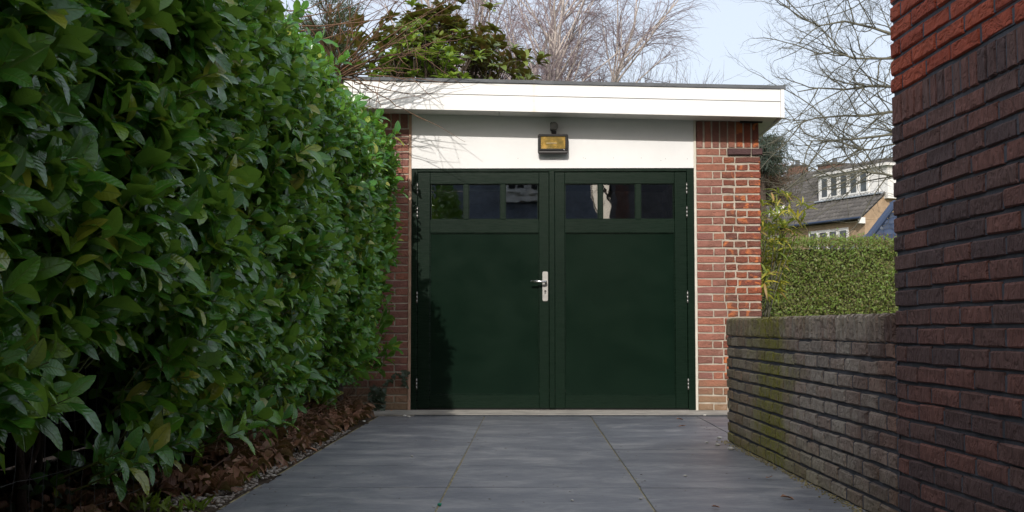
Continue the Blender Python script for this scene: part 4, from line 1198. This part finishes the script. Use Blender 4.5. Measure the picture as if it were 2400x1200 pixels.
# large bare tree behind the house at right: boughs reach into the frame
TR = np.array([W(2330, 500, 15).x, 15.0, 0])
BT = thing('bare_tree', 'large bare grey green tree reaching in from behind the dark house', 'tree', tuple(TR))
ln = []
ts = [(7, 40, .46, .5, .09, -.02, 7), (7, 48, .48, .52, .15, .08, 6), (5, 52, .5, .55, .2, .1, 5), (3, 52, .5, .6, .24, .25, 4)]
ln.append((0, np.array([TR, TR + [.05, 0, 1.5], TR + [.0, 0, 3.2], TR + [0, 0, 5.5]]), np.array([.2, .17, .14, .08])))
def bough(z0, tip, r0, sag):
    s = TR + [0, 0, z0]; tip = np.array(tip); mid = (s + tip) / 2 + [0, 0, sag]
    t = np.linspace(0, 1, 9)[:, None]; C = (1 - t) ** 2 * s + 2 * t * (1 - t) * mid + t * t * tip; C[1:-1] += rng.normal(0, .035, (7, 3))
    ln.append((1, C, np.linspace(r0 * .62, .006, 9)))
    for _ in range(17):
        k = rng.integers(2, 8); d = unit(C[k + 1] - C[k]); pr = unit(np.cross(d, rng.normal(0, 1, 3))); a = rng.uniform(.5, 1.1)
        grow(C[k] + rng.random() * (C[k + 1] - C[k]), d * math.cos(a) + pr * math.sin(a), rng.uniform(.55, 1.2), .0085, 1, ts, ln)
for (z0, px, py, Yt, r0, sag) in ((2.6, 1905, 395, 14.5, .045, -.1), (2.8, 1890, 330, 14.8, .05, .3), (3.2, 1860, 290, 15.2, .05, .2), (3.4, 1870, 215, 15.3, .05, .3), (3.8, 1900, 130, 15, .05, .2), (4.0, 1870, 40, 14.9, .05, .1),
                              (4.4, 1900, -60, 15, .05, .2), (4.6, 1980, -120, 14.8, .05, .2), (3.0, 2010, 350, 15.4, .04, .1)):
    bough(z0, W(px, py, Yt), r0, sag)
lines_ = [(l, P_ - TR, r_) for l, P_, r_ in ln]
link('trunk', tubes_mesh('trunk', [(a, b) for l, a, b in lines_ if l == 0], 9), M['bark_grey'], BT)
link('boughs', tubes_mesh('boughs', [(a, b) for l, a, b in lines_ if l == 1], 6), M['bark_grey'], BT)['kind'] = 'stuff'
tag(link('crown', tubes_mesh('crown', [(a, b) for l, a, b in lines_ if l > 1], 3), M['bark_grey'], BT), kind='stuff')
# buds at tips give the knobbly look
# ------------------------------------------------------------------ clipped hedge beyond the low wall
PH = thing('clipped_hedge', 'clipped green brown hedge beyond the low wall at right', 'hedge', (5.2, 14.6, 0))
zt2 = W(1950, 556, 14.2).z
MB().box(-3.1, 4.2, -.1, .5, -.03, zt2 - .12).build('inner_growth', plain('hedge_twigs', (.10, .10, .045), .9, .2, var=.5, scale=18, bump=.03, bscale=30), PH)
nl = 46000
x = rng.uniform(-3.3, 4.0, nl); z = rng.uniform(0, 1, nl) ** .8 * zt2; y = -.28 + .10 * np.sin(x * 2.3) * np.sin(z * 3 + x) + rng.normal(0, .07, nl)
P = np.stack([x, y, z], 1)
xt = rng.uniform(-3.3, 4.0, 9000); P2 = np.stack([xt, rng.uniform(-.35, .6, 9000), zt2 - .03 + .02 * np.sin(xt * 3) + rng.normal(0, .035, 9000)], 1); P = np.vstack([P, P2])
D = rng.normal(0, 1, P.shape) + [0, -.5, .5]; N_ = rng.normal(0, .5, P.shape) + [0, -1.1, .7]
tsm = [leaf_template(.1, .3, 0, 'small'), leaf_template(.3, .1, 0, 'small')]
tag(link('foliage', leaves_mesh('foliage', tsm, P, D, N_, rng.uniform(.022, .042, len(P))), M['privet'], PH), kind='stuff')
tws = []
for _ in range(1500):
    p = np.array([rng.uniform(-3.3, 4), rng.uniform(-.3, .3), zt2 - .1]); 
    tws.append((np.array([p, p + [rng.normal(0, .03), 0, rng.uniform(.08, .19)]]), np.array([.0025, .001])))
tag(link('twigs', tubes_mesh('twigs', tws, 3), M['bark_brown'], PH), kind='stuff')

# narrow leaved yellowing shrub beside the garage corner
OL = thing('narrow_leaf_shrub', 'yellowing shrub with narrow leaves beside the right garage pillar', 'shrub', (2.35, 12.2, 0)); off = np.array([2.35, 12.2, 0.0])
P, D, N_, L_, ln, tips = [], [], [], [], [], []
for (px, py) in ((1826, 452), (1845, 462), (1800, 500), (1822, 505), (1812, 545), (1836, 530), (1880, 478), (1893, 485), (1795, 560), (1825, 590), (1842, 572), (1835, 560), (1796, 640), (1830, 640), (1790, 600), (1815, 470), (1850, 500), (1788, 480), (1783, 660)):
    t_ = np.array(W(px, py, 12.2 + rng.normal(0, .25))) - off; s = np.array([-.12 + rng.normal(0, .05), rng.normal(0, .05), 0]); mid = np.array([s[0] * .5 + t_[0] * .5 - .05, (s[1] + t_[1]) / 2, t_[2] * .6])
    t = np.linspace(0, 1, 7)[:, None]; C = (1 - t) ** 2 * s + 2 * t * (1 - t) * mid + t * t * t_; ln.append((C, np.linspace(.008, .003, 7))); tips.append((t_ + off, unit(C[-1] - C[-2])))
    tips.append((C[5] + off, unit(C[-1] - C[-2] + rng.normal(0, .2, 3)))); tips.append((C[6] * .5 + C[5] * .5 + off, unit(C[-1] - C[-2] + rng.normal(0, .2, 3))))
link('stem', tubes_mesh('stem', ln, 5), M['bark_grey'], OL)
rosettes(tips, 9, .145, [leaf_template(.3, .3, .0, 'narrow'), leaf_template(.6, .3, .0, 'narrow')], M['oleander'], OL, off, 'foliage')

# ------------------------------------------------------------------ far house row
u = np.array([-.435, .90, 0]); u /= np.linalg.norm(u); v = np.array([u[1], -u[0], 0]); v = np.array([.9003, .4352, 0])
Rr = W(2015, 508, 60.0); RO = np.array([Rr.x, 60.0, 0.0]); ZE = Rr.z
FH = thing('row_house', 'brown brick house with grey tiled roof and white dormer far right', 'house', tuple(RO), math.atan2(v[1], v[0]))
# local frame: +x = v (up the slope), +y = u (along the eave, away)
M['far_brick'] = plain('far_brick', (.36, .26, .17), .9, .2, var=.2, scale=3, bump=.01, bscale=25)
M['far_chimney'] = plain('far_chimney_brick', (.17, .10, .075), .9, .2, var=.25, scale=5)
M['far_white'] = plain('far_white_paint', (.74, .73, .70), .6, .4, var=.08)
M['far_glass'] = plain('far_window_glass', (.05, .06, .065), .12, .6, var=.6, scale=1.5)
n = NT('grey_roof_tile'); n.set(n.mix(n.math('MULTIPLY', n.noise(n.coord('World'), 1.4, 6), .8), n.ramp(n.rand(), [(0, (.085, .08, .078)), (.5, (.12, .112, .105)), (1, (.16, .15, .14))]), (.07, .065, .06)), .8, .3); M['far_tile'] = n.m
n = NT('blue_roof_tile'); n.set(n.ramp(n.rand(), [(0, (.030, .045, .08)), (1, (.045, .065, .115))]), .6, .2); M['blue_tile'] = n.m
SL = .80
MB().box(.35, 8.5, .05, 19.5, -.04, ZE - .12).build('wall', M['far_brick'], FH)
RH = 3.7
MB().add([(.10, .045, ZE - .11), (8.9, .045, ZE - .11), (4.5, .045, ZE + 4.5 * SL - .13), (.30, .3, ZE - .12), (8.7, .3, ZE - .12), (4.5, .3, ZE + 4.5 * SL - .22)], [(0, 1, 2), (3, 5, 4), (0, 2, 5, 3), (1, 4, 5, 2), (0, 3, 4, 1)]).build('gable', M['far_brick'], FH)
def roof_plane(p0, ex, ey, nx, ny, tw_, th_, mat, name, root):
    """tiles as curved overlapping pieces; p0 origin at the eave, ex along the eave, ey up the slope"""
    ex = unit(ex); ey = unit(ey); nn = unit(np.cross(ex, ey)); nn = nn if nn[2] > 0 else -nn
    V, F = [], []
    prof = [(0, 0), (.25, .035), (.55, .05), (.8, .02), (1.0, 0)]
    for j in range(ny):
        for i in range(nx):
            b = len(V); dz = rnd.uniform(0, .008)
            for (fy, hy) in ((-.08, .045), (1.0, .008)):
                for (fx, hx) in prof: V.append(p0 + ex * tw_ * (i + fx) + ey * th_ * (j + fy) + nn * (hx + hy + dz))
            b2 = len(V)
            for (fx, hx) in prof: V.append(p0 + ex * tw_ * (i + fx) + ey * th_ * (j - .08) + nn * -.01)
            for k in range(4): F += [(b + k, b + k + 1, b + 6 + k, b + 5 + k), (b2 + k, b2 + k + 1, b + k + 1, b + k)]
    o = link(name, np_mesh(name, V, F, smooth=False), mat, root); tag(o, kind='stuff'); return o
MB().add([(0, .08, ZE - .08), (9.0, .08, ZE - .08), (4.5, .08, ZE + 4.5 * SL - .08), (0, 19.6, ZE - .08), (9.0, 19.6, ZE - .08), (4.5, 19.6, ZE + 4.5 * SL - .08)], [(0, 2, 5, 3), (1, 4, 5, 2), (0, 3, 4, 1), (0, 1, 2), (3, 5, 4)]).build('roof', M['roof_edge'], FH)
sl_len = 4.5 * math.hypot(1, SL)
roof_plane(np.array([-.02, -.1, ZE - .06]), [0, 1, 0], [1, 0, SL], 80, 16, .246, sl_len / 16, M['far_tile'], 'roof_tiles', FH)
MB().tube([(-.12, -.15, ZE - .05), (-.12, 19.6, ZE - .05)], .06, 8).build('gutter', M['blue_tile'], FH)
MB().box(-.06, .30, -.06, 0.05, ZE - .32, ZE - .02).build('eave_end', M['far_white'], FH)
# right dormer
tD = 1.60; zD0 = ZE + tD * SL + .05; zD1 = zD0 + 1.28
MB().box(tD, tD + 2.6, -.25, 5.05, zD0 - .35, zD1).build('dormer', M['far_white'], FH)
MB().box(tD - .25, tD + 3.4, -.45, 5.2, zD1, zD1 + .13).build('dormer_roof', M['far_white'], FH)
MB().box(tD - .15, tD + 3.4, -.4, 5.15, zD1 + .13, zD1 + .18).build('dormer_roofing', M['roof_edge'], FH)
MB().box(tD - .28, tD, -.0, 5.1, zD0 - .10, zD0 - .04).build('lead_flashing', plain('lead', (.32, .36, .40), .5), FH)
for k in range(5):
    y0 = 1.15 + k * .76
    w_ = MB().box(tD - .05, tD - .002, y0 - .03, y0 + .66, zD0 + .08, zD1 - .08).build('window', M['far_white'], FH)
    MB().box(tD - .06, tD - .052, y0 + .10, y0 + .53, zD0 + .16, zD1 - .16).build('pane', M['far_glass'], w_)
# left dormer and skylight
for (ya, yb2) in ((10.2, 13.2),):
    z0_ = ZE + 1.5 * SL + .05
    MB().box(1.5, 4.0, ya, yb2, z0_ - .3, z0_ + 1.15).build('dormer', M['far_white'], FH)
    MB().box(1.2, 4.3, ya - .25, yb2 + .2, z0_ + 1.15, z0_ + 1.32).build('dormer_roof', M['far_white'], FH)
    for k in range(3):
        y0 = ya + .2 + k * .95
        w_ = MB().box(1.45, 1.498, y0, y0 + .8, z0_ + .1, z0_ + 1.05).build('window', M['far_white'], FH)
        MB().box(1.43, 1.448, y0 + .1, y0 + .7, z0_ + .18, z0_ + .97).build('pane', M['far_glass'], w_)
sk = MB(); zs = ZE + .9 * SL + .1
sk.hexa([(.75, 7.6, zs - .1), (1.35, 7.6, zs + .38), (1.35, 8.3, zs + .38), (.75, 8.3, zs - .1), (.72, 7.6, zs + .02), (1.32, 7.6, zs + .5), (1.32, 8.3, zs + .5), (.72, 8.3, zs + .02)])
w_ = sk.build('skylight', M['far_white'], FH)
MB().hexa([(.80, 7.7, zs + .09), (1.22, 7.7, zs + .426), (1.22, 8.2, zs + .426), (.80, 8.2, zs + .09), (.79, 7.7, zs + .10), (1.21, 7.7, zs + .436), (1.21, 8.2, zs + .436), (.79, 8.2, zs + .10)]).build('pane', M['far_glass'], w_)
# wall windows under the eave
for (y0, wn_) in ((1.2, 4), (6.6, 2)):
    for k in range(wn_):
        a = y0 + k * .78
        w_ = MB().box(.28, .345, a, a + .74, ZE - 2.0, ZE - .42).build('window', M['far_white'], FH)
        MB().box(.262, .279, a + .13, a + .62, ZE - 1.85, ZE - .55).build('pane', M['far_glass'], w_)
# chimneys
for (py0, py1, px0, px1, Yc) in ((392, 445, 1848, 1892, 75.0), (389, 440, 1922, 1992, 70.0)):
    a, b = W(px0, py0, Yc), W(px1, py1, Yc)
    lo = Matrix.Rotation(-FH.rotation_euler.z, 4, 'Z') @ (Vector(((a.x + b.x) / 2, Yc, 0)) - Vector(RO)); hw_ = (b.x - a.x) / 2
    c_ = MB().box(lo.x - hw_ * .8, lo.x + hw_ * .8, lo.y - hw_ * .8, lo.y + hw_ * .8, ZE, a.z).build('chimney', M['far_chimney'], FH)
    MB().box(lo.x - hw_ * .87, lo.x + hw_ * .87, lo.y - hw_ * .87, lo.y + hw_ * .87, a.z + .002, a.z + .1).build('chimney_cap', M['far_tile'], c_)
    MB().tube([(lo.x, lo.y, a.z + .1), (lo.x, lo.y, a.z + .45)], .14, 8).build('chimney_pot', M['roof_edge'], c_)
# blue tiled roof nearer at the right
Q0 = W(2034, 562, 32.0); Q1 = W(2110, 484, 32.0)
BR = thing('blue_roofed_shed', 'outbuilding with glossy blue tiled roof beside the dark house', 'building', (Q0.x, 32, 0))
sx, sz = Q1.x - Q0.x, Q1.z - Q0.z; ang = math.atan2(sz, sx)
MB().hexa([(-.05, 0, Q0.z - .2), (4.2, 0, Q0.z - .2), (4.2, 3.5, Q0.z - .2), (-.05, 3.5, Q0.z - .2), (-.0, .02, Q0.z - .1), (4.2, .02, Q0.z - .1), (4.2, 3.5, Q0.z + 1.5), (2.6, 3.5, Q0.z + 1.5)]).build('roof', M['roof_edge'], BR)
MB().box(.2, 4.0, .3, 3.3, -.04, Q0.z - .1).build('wall', M['far_brick'], BR)
# slope faces the camera; its left hip runs up to the right
V, F = [], []
ex = np.array([1., 0, 0]); ey = unit([0, 3.0, 2.1]); hip = unit([sx, .0, sz])
for j in range(9):
    for i in range(16):
        x0 = i * .27; zz = j * .30
        if x0 < (zz + .16) * ey[2] * sx / sz - .12: continue
        b = len(V)
        prof = [(0, 0), (.3, .04), (.65, .05), (1, 0)]
        for (fy, hy) in ((-.1, .05), (1, .005)):
            for (fx, hx) in prof: V.append(np.array([x0 + .27 * fx, 0, Q0.z - .05]) + ey * .30 * (j + fy) + np.array([0, -.6, .8]) * (hx + hy))
        b2 = len(V)
        for (fx, hx) in prof: V.append(np.array([x0 + .27 * fx, 0, Q0.z - .05]) + ey * .30 * (j - .1))
        for k in range(3): F += [(b + k, b + k + 1, b + 5 + k, b + 4 + k), (b2 + k, b2 + k + 1, b + k + 1, b + k)]
tag(link('roof_tiles', np_mesh('roof_tiles', V, F, smooth=False), M['blue_tile'], BR), kind='stuff')
hp_ = np.array([0, 0, Q0.z]); he = hp_ + np.array([sx, .0, sz]) * 1.25 + np.array([0, 1.2, 0])
MB().tube([tuple(hp_ + [-.05, -.08, .0]), tuple(he)], .09, 8).build('hip_tiles', M['blue_tile'], BR)

# cedar and brown conifer between garage and far house
for (px0, px1, py0, py1, Yc, mt, lab, nb_) in ((1770, 1846, 318, 395, 48, 'cedar', 'dark blue green cedar at garage corner above far roofs', 46), (1770, 1856, 375, 470, 52, 'cedar_brown', 'brown autumn conifer below the cedar beside the garage corner', 60)):
    b = W(1790, 700, Yc); root = thing('conifer_tree', lab, 'tree', (b.x, Yc, 0)); off = np.array([b.x, Yc, 0]); P, D, N_, L_, ln = [], [], [], [], []
    top = W(1795, py0, Yc).z; ln.append((np.array([[0, 0, 0], [0, 0, top * .6], [0, 0, top]]), np.array([.3, .2, .05])))
    for _ in range(nb_):
        t_ = np.array(W(rng.uniform(px0, px1), rng.uniform(py0, py1), Yc + rng.normal(0, 1))) - off; s = np.array([0, 0, t_[2] - .3]); ln.append((np.array([s, t_]), np.array([.05, .015])))
        for _ in range(90):
            f = rng.uniform(.3, 1.05); P.append(s * (1 - f) + t_ * f + rng.normal(0, 1, 3) * [.25, .25, .07]); D.append(rng.normal(0, 1, 3) + [0, 0, -.2]); N_.append(rng.normal(0, .6, 3) + [0, 0, 1]); L_.append(rng.uniform(.12, .28))
    link('trunk', tubes_mesh('trunk', ln, 5), M['bark_dark'], root)
    tag(link('crown', leaves_mesh('crown', [(tn[0][0] * [.7, 1, 1], tn[0][1], tn[0][2])], np.array(P), np.array(D), np.array(N_), np.array(L_)), M[mt], root), kind='stuff')
# distant bare trees behind the far roofs
for px, top, lab in ((1890, 372, 'faint bare tree behind the left chimney of far house'), (1960, 360, 'faint bare tree behind the right chimney of far house')):
    bare('bare_tree', lab, 'tree', px, top + 20, 95, .12, [(8, 32, .5, .5, .06, .15, 6), (6, 34, .5, .5, .1, .1, 5), (5, 36, .5, .5, .12, .1, 4)], .12, 3, M['far_twig'], M['far_twig'], 1, group='bare trees behind the far house')
